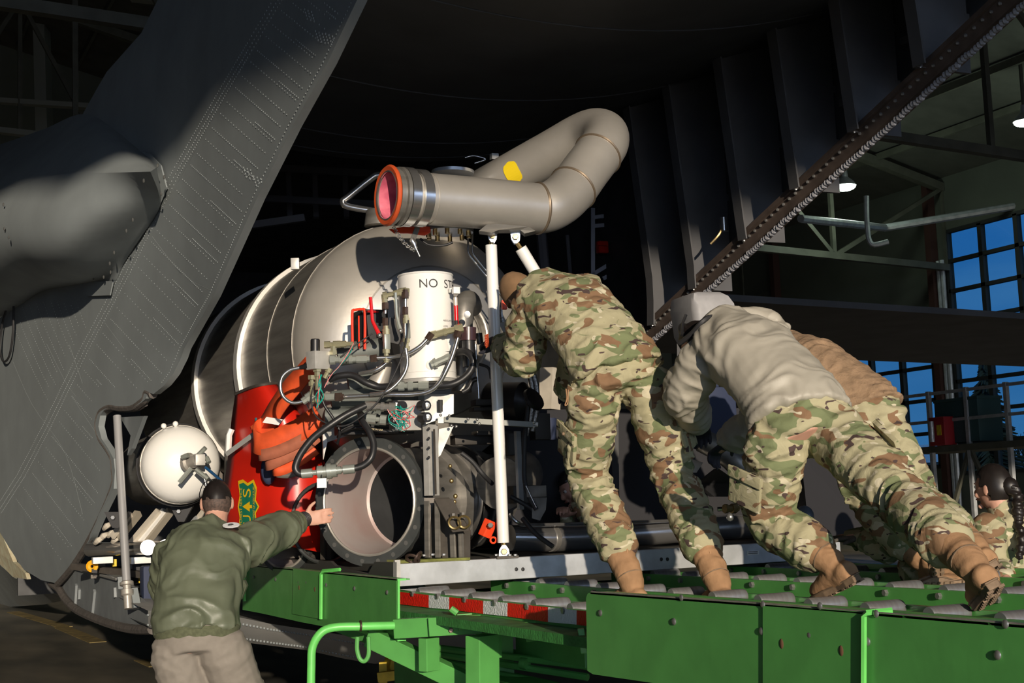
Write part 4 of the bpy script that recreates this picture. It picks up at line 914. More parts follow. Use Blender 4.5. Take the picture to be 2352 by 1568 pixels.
for pts in ([(1214, 930, 8.2), (1206, 1000, 8.2), (1204, 1080, 8.2), (1206, 1110, 8.2)], [(1172, 1140, 8.15), (1200, 1155, 8.15), (1230, 1175, 8.15), (1240, 1195, 8.15)], [(1206, 1110, 8.1), (1215, 1140, 8.1), (1232, 1170, 8.1)], [(1060, 1040, 8.0), (1085, 1060, 8.0), (1110, 1090, 8.0), (1130, 1110, 8.1)], [(1200, 1190, 8.05), (1230, 1225, 8.0), (1270, 1255, 7.95)]):
    tb('cable_bundle', pts, 11, BLACKM)
tb('steel_line', [(1208, 1115, 8.05), (1222, 1145, 8.05), (1232, 1165, 8.05)], 3, STEELP)
# fittings: (from, to) in picture px at depth c with a profile of steps
def fit(a, b, c, prof, m_, n=8, name='fitting', label=None, c2=None):
    A, B = P(*a, c), P(*b, c2 or c); L_ = (B-A).length; pr = []
    mr_ = sum(q[2] for q in prof)/len(prof)
    for t0, t1, r in prof:
        r = mr_+(r-mr_)*1.5; pr += [(t0*L_, R(r, c)), (t1*L_, R(r, c))]
    return part(name, MB().lathe(A, B, pr, n), m_, label, smooth=30)
NUT = [(0, .18, 5.5), (.18, .45, 8), (.45, .6, 6), (.6, .95, 8.5), (.95, 1, 6)]
fit((758, 826), (862, 823), 7.86, [(0, .12, 11), (.12, .2, 8), (.2, .33, 9.5), (.33, .42, 7), (.42, .5, 10), (.5, .58, 8), (.58, .82, 9.5), (.82, .98, 8)], ZINC, 10, label='row of grey zinc hose couplings left of the drum'); fit((851, 824), (866, 822), 7.84, [(0, 1, 9.5)], BROWNF, 6)
fit((745, 792), (812, 789), 7.9, [(0, .2, 8), (.2, .3, 6), (.3, .55, 8), (.55, .75, 7.5), (.75, 1, 6)], OLIVEF, 8); fit((765, 795), (766, 815), 7.88, [(0, .5, 7), (.5, 1, 9)], OLIVEF, 6)
fit((695, 922), (720, 905), 7.88, [(0, .4, 9), (.4, 1, 11)], ZINC, 8); fit((710, 918), (745, 915), 7.9, NUT, OLIVEF)
fit((748, 912), (775, 911), 7.88, [(0, 1, 9)], ZINC, 8); fit((770, 912), (790, 911), 7.86, [(0, .8, 10.5), (.8, 1, 8)], BROWNF, 6)
fit((905, 886), (985, 885), 7.84, [(0, .12, 8), (.12, .3, 10), (.3, .4, 7), (.4, .55, 10), (.55, .7, 7), (.7, 1, 9.5)], ZINC, 8)
fit((693, 1088), (815, 1076), 7.68, [(0, .2, 11), (.2, .28, 8), (.3, .4, 14), (.4, .48, 12), (.48, .56, 16), (.56, .66, 14), (.66, .74, 10), (.74, .78, 8), (.78, 1, 11)], ZINC, 14, 'quick_coupling', 'grey quick coupling joining the two black hoses')
fit((838, 932), (912, 936), 7.76, [(0, .35, 11), (.35, .5, 9), (.5, .6, 11), (.6, .75, 9), (.75, .95, 11)], mat('bright_fitting', (.55, .53, .5), .25, .85), 10); fit((842, 960), (890, 965), 7.8, [(0, .45, 11), (.45, .65, 7), (.65, .95, 11)], ZINC, 8)
fit((988, 770), (1064, 752), 7.84, [(0, .2, 9), (.2, .4, 8), (.4, .5, 9), (.5, .75, 8), (.75, 1, 10)], OLIVEF, 8, label='yellowish elbow fittings across the drum front'); fit((1053, 760), (1048, 778), 7.82, [(0, .8, 9), (.8, 1, 7)], BROWNF, 6); fit((992, 765), (982, 780), 7.82, [(0, 1, 9)], BROWNF, 6)
fit((990, 838), (1035, 818), 7.86, [(0, .15, 9), (.15, .3, 11), (.3, .75, 8.5), (.75, 1, 9)], ZINC, 10); part('port_boss', MB().lathe(P(990, 838, 7.92), P(990, 838, 7.80), [(0, R(12, 7.9)), (.03, R(12, 7.9)), (.035, R(8, 7.9))], 16), WHITE)
fit((716, 862), (716, 910), 7.85, [(0, .2, 8), (.2, .3, 5), (.3, .5, 7), (.5, .65, 4), (.65, 1, 5)], OLIVEF, 6); fit((729, 845), (729, 895), 7.84, [(0, .18, 9), (.18, .4, 7), (.4, .6, 5), (.6, 1, 5.5)], OLIVEF, 6)
fit((757, 845), (745, 868), 7.88, [(0, .4, 8), (.4, 1, 6)], OLIVEF, 8)
# twin ball valve stacks
def stack(x, y0, c, lever, m_l, lab):
    fit((x, y0), (x, y0+20), c, [(0, .3, 7), (.3, 1, 8.5)], BROWNF, 6); fit((x, y0+40), (x, y0+58), c, [(0, 1, 7.5)], BROWNF, 6)
    fit((x+1, y0+57), (x+2, y0+78), c, [(0, .4, 6.5), (.4, 1, 8)], OLIVEF, 8); vb = part('ball_valve', MB().box(P(x+3, y0+95, c), R(14, c), R(14, c), R(36, c)), ZINC, lab, bevel=.004)
    fit((x+2, y0+112), (x+2, y0+142), c, [(0, .3, 8), (.3, .6, 6), (.6, .85, 8), (.85, 1, 6)], OLIVEF, 8)
    h = MB().tube(spl(PS([(lever[0][0], lever[0][1], c-.05), (lever[1][0], lever[1][1], c-.05), (lever[2][0], lever[2][1], c-.05), (lever[3][0], lever[3][1], c-.05)]), 4), [R(4, c), R(4, c), R(4, c), R(5.5, c)], 8)
    mk('valve_handle', h, m_l, vb, 'red lever handle' if m_l is REDH else 'bare steel lever handle'); mk('handle_bolt', MB().sphere(P(lever[3][0], lever[3][1], c-.06), R(6, c), 8), BOLT, vb)
stack(885, 690, 7.86, [(851, 682), (855, 730), (858, 742), (872, 770)], REDH, 'left steel ball valve')
stack(931, 665, 7.84, [(908, 672), (910, 715), (913, 735), (920, 760)], ZINC, 'right steel ball valve')
fit((880, 680), (934, 668), 7.86, [(0, .18, 9), (.18, .45, 6.5), (.45, .7, 8), (.7, 1, 9)], OLIVEF, 8); fit((882, 676), (884, 695), 7.86, [(0, 1, 7.5)], OLIVEF, 6); fit((932, 662), (931, 680), 7.85, [(0, 1, 9)], OLIVEF, 4)
part('valve_plate', MB().prism(PS([(895, 728, 7.95), (915, 735, 7.95), (925, 770, 7.95), (915, 790, 7.95), (890, 785, 7.95)]), FH*.02), BLACKM, smooth=0)
# red cage with black box
cg = part('control_cage', MB().tube(spl(PS([(810, 800, 8.0), (809, 720, 8.0), (815, 712, 8.0), (832, 710, 8.0), (838, 718, 8.0), (838, 802, 8.0)]), 3), R(3.2, 8.0), 8), mat('red_orange_paint', (.8, .05, .02), .35), 'bright red guard frame around a black box')
mk('bar', MB().tube(PS([(824, 725, 8.0), (825, 800, 8.0)]), .005, 6), MATS['red_orange_paint'], cg); mk('bar', MB().tube(PS([(838, 715, 8.02), (873, 716, 8.15), (882, 725, 8.2)]), .007, 6), REDH, cg)
part('control_box', MB().box(P(850, 755, 8.2), R(66, 8), .18, R(84, 8)), BLACKM, 'black control box inside the red guard', bevel=.008)
# solenoid block with wires
vb = part('valve_block', MB().box(P(730, 828, 7.86), R(42, 7.86), R(34, 7.86), R(42, 7.86), (dirv(70), dirv(160), Vector((0, 0, 1)))), ALUW, 'square aluminium valve block with black cap', bevel=.003)
mk('cap', MB().lathe(P(724, 808, 7.86), P(724, 770, 7.86), [(0, R(11, 7.86)), (R(28, 7.86), R(11, 7.86)), (R(30, 7.86), R(9, 7.86))], 16), BLACK, vb); mk('hose_boot', MB().tube(PS([(690, 844, 7.88), (708, 840, 7.86)]), [R(5, 7.8), R(8, 7.8)], 10), BLACK, vb)
mb2 = part('manifold', MB().box(P(930, 955, 7.96), R(64, 8), .10, R(68, 8)), ALUW, 'aluminium manifold block with four black solenoids', bevel=.003)
for x, y in ((910, 931), (980, 931), (982, 958), (925, 932), (905, 962)):
    s_ = mk('solenoid', MB().tube([P(x-14, y+1, 7.84), P(x, y, 7.78)], R(12, 7.8), 14), BLACK, mb2); 
    if x != 925: mk('solenoid', MB().lathe(P(x, y, 7.785), P(x+6, y, 7.70), [(0, R(7, 7.8)), (.006, R(7, 7.8)), (.007, R(4, 7.8)), (.01, R(3, 7.8))], 10), BOLT, mb2)
part('saddle_post', MB().prism(PS([(975, 905, 8.02), (1000, 905, 8.02), (1042, 905, 8.02), (1042, 950, 8.02), (975, 975, 8.0)]), FH*.04), ALUW, smooth=0); part('slot', MB().tube(PS([(1011, 918, 7.98), (1011, 945, 7.98)]), R(6, 8), 8), BLACKM)
rw = random.Random(3)
for i in range(12):
    pts = [(925+rw.uniform(-6, 6), 985+rw.uniform(-3, 6), 7.76)]
    for j in range(3): pts.append((905+rw.uniform(-15, 40), 940+rw.uniform(-5, 40), 7.74+rw.uniform(-.02, .02)))
    pts.append(((952 if i % 2 else 905), (930 if i % 3 else 958), 7.78))
    tb('wire', pts, 1.8, (WIRE_T, WIRE_T, WIRE_T, WIRE_R, WIRE_T, WIRE_P)[i % 6], None, 5)
for i in range(7):
    m_ = (WIRE_T, WIRE_T, WIRE_R)[i % 3]; tb('wire', [(735+rw.uniform(-4, 6), 860, 7.8), (738+rw.uniform(-8, 12), 885+rw.uniform(-10, 10), 7.78), (735+rw.uniform(-10, 18), 905+rw.uniform(-8, 8), 7.78), (728+rw.uniform(-5, 5), 935, 7.8)], 1.8, m_, None, 5)
tb('wire', [(812, 788, 7.84), (800, 810, 7.8), (780, 840, 7.8), (760, 862, 7.8), (745, 890, 7.8)], 2, WIRE_P, None, 5); tb('wire', [(812, 790, 7.84), (803, 812, 7.8), (782, 838, 7.8), (764, 858, 7.8)], 1.8, WIRE_T, None, 5)
# grey motors and dark machinery behind the tubing
MOT = mat('grey_motor', (.13, .145, .135), .5, 0, 10, .2)
for a, b, r, c_ in (((775, 815), (880, 800), 26, 8.1), ((800, 885), (860, 870), 24, 8.15), ((760, 920), (900, 905), 22, 8.12), ((745, 955), (900, 960), 20, 8.1), ((810, 930), (960, 925), 26, 8.2)):
    part('pump_motor', MB().lathe(P(*a, c_), P(*b, c_), [(0, R(r*.6, c_)), (.01, R(r, c_)), ((P(*a, c_)-P(*b, c_)).length-.02, R(r, c_)), ((P(*a, c_)-P(*b, c_)).length, R(r*.7, c_))], 24), MOT)
part('machinery_box', MB().box(P(860, 985, 8.15), R(180, 8), .12, R(26, 8)), BLACKM, smooth=0)
part('steel_cone', MB().lathe(P(868, 880, 8.05), P(892, 830, 8.05), [(0, R(24, 8)), (.09, R(16, 8)), (.14, R(9, 8))], 20), STEEL)
part('filter_head', MB().tube(PS([(1075, 752, 7.96), (1075, 782, 7.96)]), R(19, 7.96), 18), mat('filter_dark', (.05, .025, .03), .3)); part('filter_bowl', MB().tube(PS([(1076, 782, 7.96), (1078, 842, 7.96)]), R(15, 7.96), 18), BLACK, 'black filter bowl right of the drum'); part('filter_nut', bolt(P(1079, 846, 7.96), (0, 0, -1), R(8, 8)), BOLT)
part('black_plunger', MB().tube(PS([(1100, 765, 8.0), (1103, 790, 8.0)]), R(8, 8), 10), BLACK); part('gauge', MB().lathe(P(1073, 722, 8.0), P(1073, 722, 7.9), [(0, R(8, 8)), (.02, R(8, 8)), (.021, R(5, 8))], 12), BOLT)
pm = part('engine', MB().lathe(P(1120, 925, 8.6), P(1235, 925, 8.45), [(0, R(40, 8.5)), (.02, R(48, 8.5)), (.24, R(48, 8.5)), (.27, R(35, 8.5)), (.30, R(28, 8.5))], 28), mat('engine_black', (.022, .02, .022), .35, .3, 12, .3), 'black rounded engine casing right of the white pole')
part('engine', MB().lathe(P(1216, 925, 8.2), P(1240, 905, 8.15), [(0, R(14, 8)), (.03, R(30, 8)), (.05, R(28, 8)), (.055, .01)], 22), MATS['engine_black'])
for x, y, w_, h_ in ((1105, 925, 40, 14), (1110, 940, 60, 8), (1130, 995, 90, 10), (1180, 1020, 50, 50), (1090, 1010, 110, 22), (1200, 1135, 60, 40), (1240, 980, 40, 60)): part('machinery_box', MB().box(P(x, y, 8.45), R(w_, 8.4), .08, R(h_, 8.4)), mat('machinery_dark', (.045, .04, .035), .5, .4), bevel=.004)
part('mount_box', MB().box(P(1232, 1128, 8.1), R(46, 8), .05, R(26, 8), (_r0, FH, Vector((0, 0, 1)))), BROWNSTEEL, bevel=.002); part('mount_tongue', MB().prism(PS([(1222, 1142, 8.12), (1256, 1142, 8.12), (1254, 1170, 8.12), (1240, 1195, 8.12), (1222, 1190, 8.12)]), FH*.03), BROWNSTEEL, smooth=0)
part('machine_post', MB().beam(P(1265, 845, 8.9), P(1262, 940, 8.9), R(34, 8.9), .1, (-.43, .9, 0)), CREAM, smooth=0); part('machine_panel', MB().box(P(1190, 880, 9.0), R(90, 9), .05, R(60, 9)), CREAM); part('blue_barrel', MB().tube(PS([(1258, 960, 8.9), (1258, 1010, 8.9)]), R(20, 8.9), 16), BLUE)
for x in (1410, 1560): part('inner_post', MB().beam(P(x, 700, 9.3), P(x+6, 1240, 9.3), .04, .04), BLACKM, smooth=0)
part('inner_panel', MB().box(P(1480, 1110, 9.6), 2.2, .06, 1.0), mat('dark_panel', (.018, .018, .022), .8), 'dark flat panel across the back of the unit', smooth=0)  # dark flat panels filling the gaps behind the legs
part('inner_panel', MB().prism(PS([(1840, 1050, 8.9), (1960, 980, 9.3), (2010, 1230, 9.3), (1860, 1235, 8.9)]), FH*.3), MATS['dark_panel'], smooth=0)
part('square_duct', MB().tube(spl(PS([(1612, 1010, 8.8), (1665, 1040, 8.8), (1700, 1075, 8.8), (1705, 1110, 8.9)])), R(28, 8.8), 16), STEELD); part('dark_hopper', MB().prism(PS([(1650, 1075, 8.4), (1700, 1110, 8.4), (1690, 1140, 8.4), (1640, 1140, 8.5), (1605, 1110, 8.6)]), FH*.2), BLACKM, smooth=0)
part('white_panel', MB().prism(PS([(1578, 1050, 8.9), (1615, 1062, 8.9), (1600, 1085, 8.9), (1580, 1085, 8.9)]), FH*.02), CREAM, smooth=0); part('ball_tank', MB().sphere(P(1848, 1185, 8.4), R(22, 8.4), 14, (1, 1, 1.1)), mat('blue_grey', (.12, .14, .17), .3), 'small dark round float behind the grey jacketed person')
part('float_arm', MB().sphere(P(1677, 1187, 8.4), .024, 10), BOLT)
# orange turnbuckle
of = part('orange_latch', MB().beam(P(1112, 1232, 8.0), P(1128, 1195, 8.0), R(26, 8), R(20, 8), (-.43, .9, 0)), mat('orange_paint', (.85, .07, .02), .4), 'orange painted latch beside the foot of the white pole', smooth=0, bevel=.006); mk('bolt', bolt(P(1127, 1207, 7.93), (-.5, -.8, .3), .016), BOLT, of); mk('tab', MB().torus(P(1133, 1240, 7.98), dirv(30), .016, .006, 14, 6), MATS['orange_paint'], of)
# ---- white struts
pb_, pt_ = P(1156, 1246, 7.95), P(1128, 563, 7.95)
part('strut', MB().tube([pb_, pt_], R(13.5, 7.95), 20), WHITE, 'tall white upright strut holding the duct'); pd = (pt_-pb_).normalized()
part('strut_bolt', MB().tube([pt_, pt_+pd*.05], .012, 8), BRASS); part('strut_bolt', MB().tube([pb_, pb_-pd*.03], .014, 8), BRASS)
def clevis(p, s=1.0, up=1):
    mb = MB()
    for o in (-.022, .022):
        q = p+_r0*0+FH*o; w_ = .03*s; mb.prism([q+_r0*w_+Vector((0, 0, .05*up)), q-_r0*w_+Vector((0, 0, .05*up)), q-_r0*w_*.8-Vector((0, 0, .01*up)), q-_r0*w_*.3-Vector((0, 0, .035*up)), q+_r0*w_*.3-Vector((0, 0, .035*up)), q+_r0*w_*.8-Vector((0, 0, .01*up))], FH*.008)
    k = part('clevis', mb, mat('plated_steel', (.5, .53, .58), .3, .7), smooth=0); mk('pin', bolt(p-FH*.02, -FH, .018), BRASS, k)
clevis(P(1131, 543, 7.93)); clevis(P(1184, 546, 7.93)); clevis(P(1158, 1266, 7.93), 1.1, -1)
part('base_plate', MB().box(P(1158, 1279, 7.93), .13, .1, .014), BROWNSTEEL); 
for x in (1140, 1171, 1184): part('bolt', bolt(P(x, 1276, 7.88), (0, 0, 1), .011), BOLT)
a, b = P(1196, 570, 7.93), P(1262, 660, 7.99)
part('strut', MB().tube([a, P(1330, 790, 8.05)], R(14, 7.95), 20), WHITE, 'slanting white strut going down behind the camouflage shoulder'); part('strut_bolt', MB().tube([P(1187, 557, 7.93), a], .012, 8), BRASS)
# ---- big bent duct
DP = [(893, 449, 7.55), (985, 457, 7.67), (1100, 466, 7.82), (1180, 473, 7.93), (1236, 478, 8.01), (1262, 474, 8.04), (1290, 458, 8.1), (1316, 432, 8.17), (1345, 392, 8.26), (1373, 355, 8.34), (1390, 328, 8.42), (1388, 308, 8.54), (1365, 302, 8.66), (1330, 315, 8.76), (1270, 349, 8.86), (1180, 399, 9.0), (1090, 450, 9.15), (1040, 480, 9.25)]
dp = PS(DP); rd = R(58.5, 8.0)
dense = spl(dp, 6); i0 = 6
duct = part('discharge_duct', MB().tube(dense[i0:], rd, 36), STEEL, 'large bent stainless duct curving over the tank', smooth=60)
part('discharge_duct', MB().tube(dense[:i0+2], rd*.97, 36, caps=False), STEEL)
part('duct_lining', MB().tube(dense[:i0+12], rd*.90, 36, caps=False), PINK, 'pink stained inside of the duct mouth')
part('duct_lining', MB().tube(dense[i0+11:i0+13], rd*.90, 36), PINK)
a_ = (dp[0]-dp[1]).normalized()
part('mouth_gasket', MB().lathe(dp[0]+a_*.012, dp[0]-a_, [(0, rd*.90), (-.004, rd*1.10), (.008, rd*1.17), (.016, rd*1.15), (.018, rd*.95)], 40, caps=False), mat('orange_gasket', (.55, .08, .02), .5), 'orange red gasket ring at the duct mouth')
part('mouth_lip', MB().torus(dp[0]+a_*.01, a_, rd*.92, .006, 40, 6), STEELP)
part('mouth_collar', MB().lathe(dp[0]-a_*.01, dp[0]-a_*2, [(0, rd*1.0), (0, rd*1.10), (.02, rd*1.10), (.02, rd*1.02), (.035, rd*1.02), (.04, rd*1.12), (.06, rd*1.12), (.062, rd)], 40, caps=False), STEELD, smooth=25)
part('band_clamp', MB().lathe(dp[0]-a_*.075, dp[0]-a_*2, [(0, rd*1.0), (0, rd*1.13), (.05, rd*1.13), (.05, rd*1.0)], 40, caps=False), STEELP, smooth=25); part('band_clamp', MB().lathe(dp[0]-a_*.150, dp[0]-a_*2, [(0, rd*1.0), (0, rd*1.10), (.055, rd*1.10), (.055, rd*1.0)], 40, caps=False), STEELP, smooth=25)
for i in (4, 7, 9):
    q = dp[i]; t_ = (dp[i+1]-dp[i-1]).normalized(); part('weld_seam', MB().torus(q, t_, rd*1.0, .009, 40, 6), mat('weld_brown', (.22, .17, .12), .4, .6))
yq = 14*6+3
ys_ = MB(); cc = dense[yq+2]; t_ = (dense[yq+5]-dense[yq-1]).normalized(); n1 = (EYE-cc).normalized(); n1 = (n1-t_*n1.dot(t_)).normalized(); n2 = t_.cross(n1); ring_ = []
cols = []
for k in range(11):
    a = k/10; th = -.45+1.05*a; hl = .052*math.sqrt(max(.02, 1-(2*a-1)**4)); rad = n1*math.cos(th)+n2*math.sin(th); cols.append((cc+t_*(-hl)+rad*(rd+.004), cc+t_*hl*1.0+rad*(rd+.004)))
ys_.strip([q[0] for q in cols], [q[1] for q in cols]); part('yellow_mark', ys_, mat('yellow_sticker', (.75, .55, .01), .5), 'round yellow sticker on the shaded side of the duct', smooth=0)
part('duct_pad', MB().prism([P(1122, 512, 7.78), P(1214, 520, 7.86), P(1230, 530, 7.88), P(1205, 536, 7.86), P(1195, 528, 7.86), P(1145, 528, 7.80), P(1130, 534, 7.78), P(1100, 530, 7.78)], FH*.1), STEELD, smooth=0)
for x in (1136, 1188): part('pad_block', MB().box(P(x, 527, 7.92), .05, .06, .025), STEELD, bevel=.003)
# clamp toggle, chain and orange strap under the mouth
part('clamp_toggle', MB().lathe(P(945, 548, 7.75), P(960, 580, 7.75), [(0, .014), (.03, .02), (.045, .012), (.06, .012), (.062, .007), (.11, .006)], 10), STEELP); part('clamp_strap', MB().beam(P(960, 520, 7.78), P(945, 558, 7.74), .035, .004, (-.43, .9, 0)), STEELD, smooth=0)
ch = MB()
for i in range(12):
    t = i/11; q = P(905+45*t, 523+50*t+8*math.sin(t*3.1), 7.70); ch.torus(q, (1, .3, 0) if i % 2 else (0, .4, 1), .010, .003, 10, 5)
part('safety_chain', ch, STEELP)
part('orange_strap', MB().prism(PS([(893, 526, 7.8), (930, 520, 7.85), (990, 520, 7.9), (988, 533, 7.9), (975, 540, 7.9), (935, 535, 7.85), (905, 535, 7.8)]), FH*.02), MATS['orange_paint'], smooth=0)
# valve flange under the duct
part('valve_flange', MB().lathe(P(1030, 520, 8.0), P(1030, 545, 8.0), [(0, R(52, 8)), (.02, R(58, 8)), (.035, R(58, 8)), (.036, R(42, 8))], 32), mat('plated_steel', (0, 0, 0)), 'plated round valve flange hanging under the duct')
for i in range(10):
    a = i*.628+.3; q = P(1030, 528, 8.0); part('bolt', MB().tube([q+_r0*math.cos(a)*.12+FH*math.sin(a)*.12+Vector((0, 0, .0)), q+_r0*math.cos(a)*.12+FH*math.sin(a)*.12-Vector((0, 0, .045))], .014, 8), BRASS)
part('valve_flange', MB().lathe(P(1040, 400, 8.9), P(1040, 385, 8.9), [(0, R(50, 8.9)), (.02, R(50, 8.9))], 28), MATS['plated_steel']); tb('black_hose', [(965, 548, 7.95), (985, 562, 7.95), (1020, 563, 7.95), (1040, 556, 7.95)], 6, BLACK)
tb('roll_bar', [(905, 410, 8.9), (870, 402, 8.9), (850, 412, 8.9), (800, 452, 8.9), (788, 462, 8.9), (800, 474, 8.9), (870, 486, 8.9), (900, 488, 8.9)], 16, STEELP, 'bent steel tube loop behind the duct mouth', 14)
part('hatch_neck', MB().lathe(P(880, 520, 8.9), P(880, 470, 8.9), [(0, R(44, 8.9)), (.1, R(40, 8.9))], 24), STEELD); tb('black_hose', [(1068, 362, 9.6), (1085, 358, 9.6), (1100, 360, 9.6), (1115, 366, 9.6), (1090, 375, 9.6)], 5, STEELP); part('corner_lug', MB().box(P(1135, 360, 9.5), .05, .04, .04), ALUW)
# ---- small white-domed air tank and its supports
AT = P(415, 1066, 10.75); ar = R(89, 10.75)
ad = Vector((-.06, -1, .0)).normalized()
pr = [(.22*math.sin(math.pi/2*i/8), ar*math.cos(math.pi/2*i/8)) for i in range(9)]
adome = part('air_tank_dome', MB().lathe(AT, AT+ad, [(-.02, ar)]+pr, 40), WHITE, 'white domed end of the small air tank'); part('air_tank', MB().lathe(AT-ad*.02, AT-ad, [(0, ar*1.02), (.02, ar*1.04), (.05, ar*1.0), (.08, ar*1.03), (.11, ar*1.03), (.12, ar*.99), (1.5, ar*.99)], 40), STEELD, 'stainless body of the small air tank')
part('tank_strap', MB().torus(AT-ad*.1, ad, ar*1.05, .012, 40, 6), BLACKM)
for x, y in ((376, 978), (403, 973)): part('strap_knob', MB().sphere(P(x, y, 10.7), .022, 10), WHITE)
vp = P(448, 1060, 10.45)
part('tank_valve', MB().lathe(P(430, 1062, 10.5), P(466, 1054, 10.4), [(0, .07), (.03, .07), (.04, .05), (.12, .05), (.12, .03)], 14), STEEL, 'valve assembly on the small air tank'); part('valve_cube', MB().box(P(458, 1056, 10.38), .07, .07, .08), ALUW, bevel=.004)
for a, b in (((418, 1050), (432, 1045)), ((455, 1045), (472, 1028)), ((440, 1075), (412, 1108)), ((450, 1078), (478, 1100)), ((474, 1050), (480, 1062))): part('fitting', MB().tube([P(*a, 10.4), P(*b, 10.38)], .018, 8), ZINC)
tb('blue_hose', [(472, 1073, 10.35), (490, 1088, 10.3), (515, 1110, 10.2)], 7, mat('blue_hose', (.01, .06, .16), .4)); tb('chain', [(470, 1100, 10.3), (474, 1130, 10.3), (460, 1160, 10.3)], 5, BOLT)
for x0, y0, x1, y1, w_, m_ in ((366, 1172, 300, 1250, 12, CREAM), (378, 1172, 314, 1250, 10, WHITE), (392, 1172, 332, 1250, 16, mat('taupe_paint', (.28, .25, .20), .5)), (300, 1180, 258, 1232, 8, CREAM), (318, 1178, 275, 1232, 16, MATS.get('taupe_paint') or CREAM), (470, 1175, 420, 1240, 12, CREAM), (455, 1190, 405, 1245, 10, ALU)): part('cradle_leg', MB().beam(P(x0, y0, 11.2), P(x1, y1, 11.3), R(w_, 11), .05, (-.43, .9, 0)), m_, smooth=0)
for x, y in ((264, 1190), (415, 1176)): bk = part('black_bracket', MB().prism(PS([(x-25, y-15, 11), (x+28, y-15, 11), (x+8, y+22, 11), (x-6, y+22, 11)]), FH*.04), BLACKM, smooth=0); mk('bolt', bolt(P(x-4, y-2, 10.98), -FH, .018), BOLT, bk)
part('roller_tube', MB().tube(PS([(205, 1262, 11.6), (340, 1257, 11.2)]), R(16, 11.3), 18), STEELP, 'polished cross tube with white end disc')
for x, y in ((340, 1257), (381, 1256)): part('end_disc', MB().lathe(P(x, y, 11.15), P(x-1, y, 11.0), [(0, R(18, 11)), (.015, R(18, 11)), (.016, R(6, 11)), (.03, R(6, 11))], 22), WHITE if x < 350 else ALU)
part('roller_tube', MB().tube(PS([(345, 1256, 11.2), (380, 1256, 11.2)]), R(15, 11.2), 18), STEELP)
for x, w_ in ((235, 44), (322, 44)): part('white_block', MB().box(P(x, 1286, 11.3), R(w_, 11.3), .08, R(15, 11.3)), WHITE, bevel=.004)
for x, y in ((248, 1205), (240, 1228), (268, 1235), (228, 1238), (258, 1222), (284, 1228)): part('wrapped_fitting', MB().tube(spl(PS([(x-9, y+9, 11.4), (x-2, y+2, 11.35), (x+9, y-3, 11.4)])), [R(5, 11.4), R(7, 11.4), R(4, 11.4)], 8), CREAM)
rl = random.Random(5)
for i in range(34):
    x = rl.uniform(165, 335); y = rl.uniform(1288, 1325)+max(0, (x-230))*.1; 
    if x < 230-(y-1288)*1.2+10: continue
    part('lock_fitting', MB().box(P(x, y, 11.6+rl.uniform(-.2, .2)), R(rl.uniform(6, 16), 11), .04, R(rl.uniform(6, 18), 11)), (BROWNSTEEL, BLACKM, BROWNSTEEL, YEL, STEELD)[i % 5], smooth=0)
part('side_lock_rail', MB().beam(P(170, 1300, 11.8), P(350, 1322, 11.2), .06, .05), BROWNSTEEL, smooth=0); part('yellow_ring', MB().torus(P(212, 1300, 11.4), FH, R(9, 11), .02, 18, 6), mat('orange_yellow', (.8, .38, .01), .5)); part('blue_cover', MB().box(P(342, 1355, 11.0), R(34, 11), .15, R(110, 11)), BLUE, 'dark blue padded cover beside the ramp actuator', bevel=.02)
# grey moulded cover behind the shoulders
gc = part('moulded_cover', MB().prism([P(1592, 668, 7.7), P(1655, 668, 7.75), P(1676, 676, 7.75), P(1690, 695, 7.75), P(1700, 735, 7.75), P(1702, 790, 7.75), P(1615, 790, 7.7), P(1600, 760, 7.7), P(1591, 700, 7.7)], -_r0*.10+FH*.30), GREYCOV, 'grey moulded rounded cover rising behind the grey jacket', smooth=50, bevel=.032)
part('cover_post', MB().beam(P(1680, 785, 7.95), P(1790, 1238, 8.1), .05, .05), BLACKM, smooth=0)
for x, y in ((1600, 900), (1640, 960)): part('blue_drum', MB().box(P(x, y, 8.9), R(80, 8.9), .2, R(140, 8.9)), BLUE, bevel=.02)
# ---- loose things on the unit
oh = root('lay_flat_hose', P(660, 960, 8.7), 'folded orange lay-flat hose hanging over the red fairing', 'hose')
def ribbon(pts, w, m_, nm='fold', up=Vector((0, 0, 1))):
    ps = spl(PS(pts), 6); mb = MB(); A = []; B = []
    for i, p in enumerate(ps):
        t = (ps[min(i+1, len(ps)-1)]-ps[max(i-1, 0)]).normalized(); s_ = (up-t*up.dot(t)).normalized(); wi = w if not isinstance(w, tuple) else w[0]+(w[1]-w[0])*i/len(ps)
        A.append(p+s_*wi/2); B.append(p-s_*wi/2)
    mb.strip(A, B); o = mk(nm, mb, m_, oh); md = o.modifiers.new('s', 'SOLIDIFY'); md.thickness = .012; return o
ribbon([(712, 838, 8.35), (685, 870, 8.42), (655, 905, 8.5), (628, 945, 8.6), (606, 985, 8.68), (586, 1005, 8.72)], (.13, .16), ORANGE)
ribbon([(735, 955, 8.40), (690, 985, 8.42), (640, 1008, 8.45), (600, 1020, 8.5), (582, 1010, 8.56), (590, 990, 8.68), (620, 975, 8.75)], (.14, .12), ORANGE)
ribbon([(735, 985, 8.42), (690, 1012, 8.42), (640, 1035, 8.45), (600, 1045, 8.5), (594, 1038, 8.58), (610, 1030, 8.66)], .07, ORANGED)
ribbon([(728, 1000, 8.44), (690, 1030, 8.44), (650, 1050, 8.46), (615, 1065, 8.5), (608, 1060, 8.58)], .08, ORANGED)
ribbon([(725, 1030, 8.46), (690, 1055, 8.46), (655, 1075, 8.48), (630, 1080, 8.5), (625, 1075, 8.6)], .07, ORANGE)
ribbon([(690, 1085, 8.46), (660, 1092, 8.48), (635, 1090, 8.5)], .03, STEELD, 'hose_coupling')
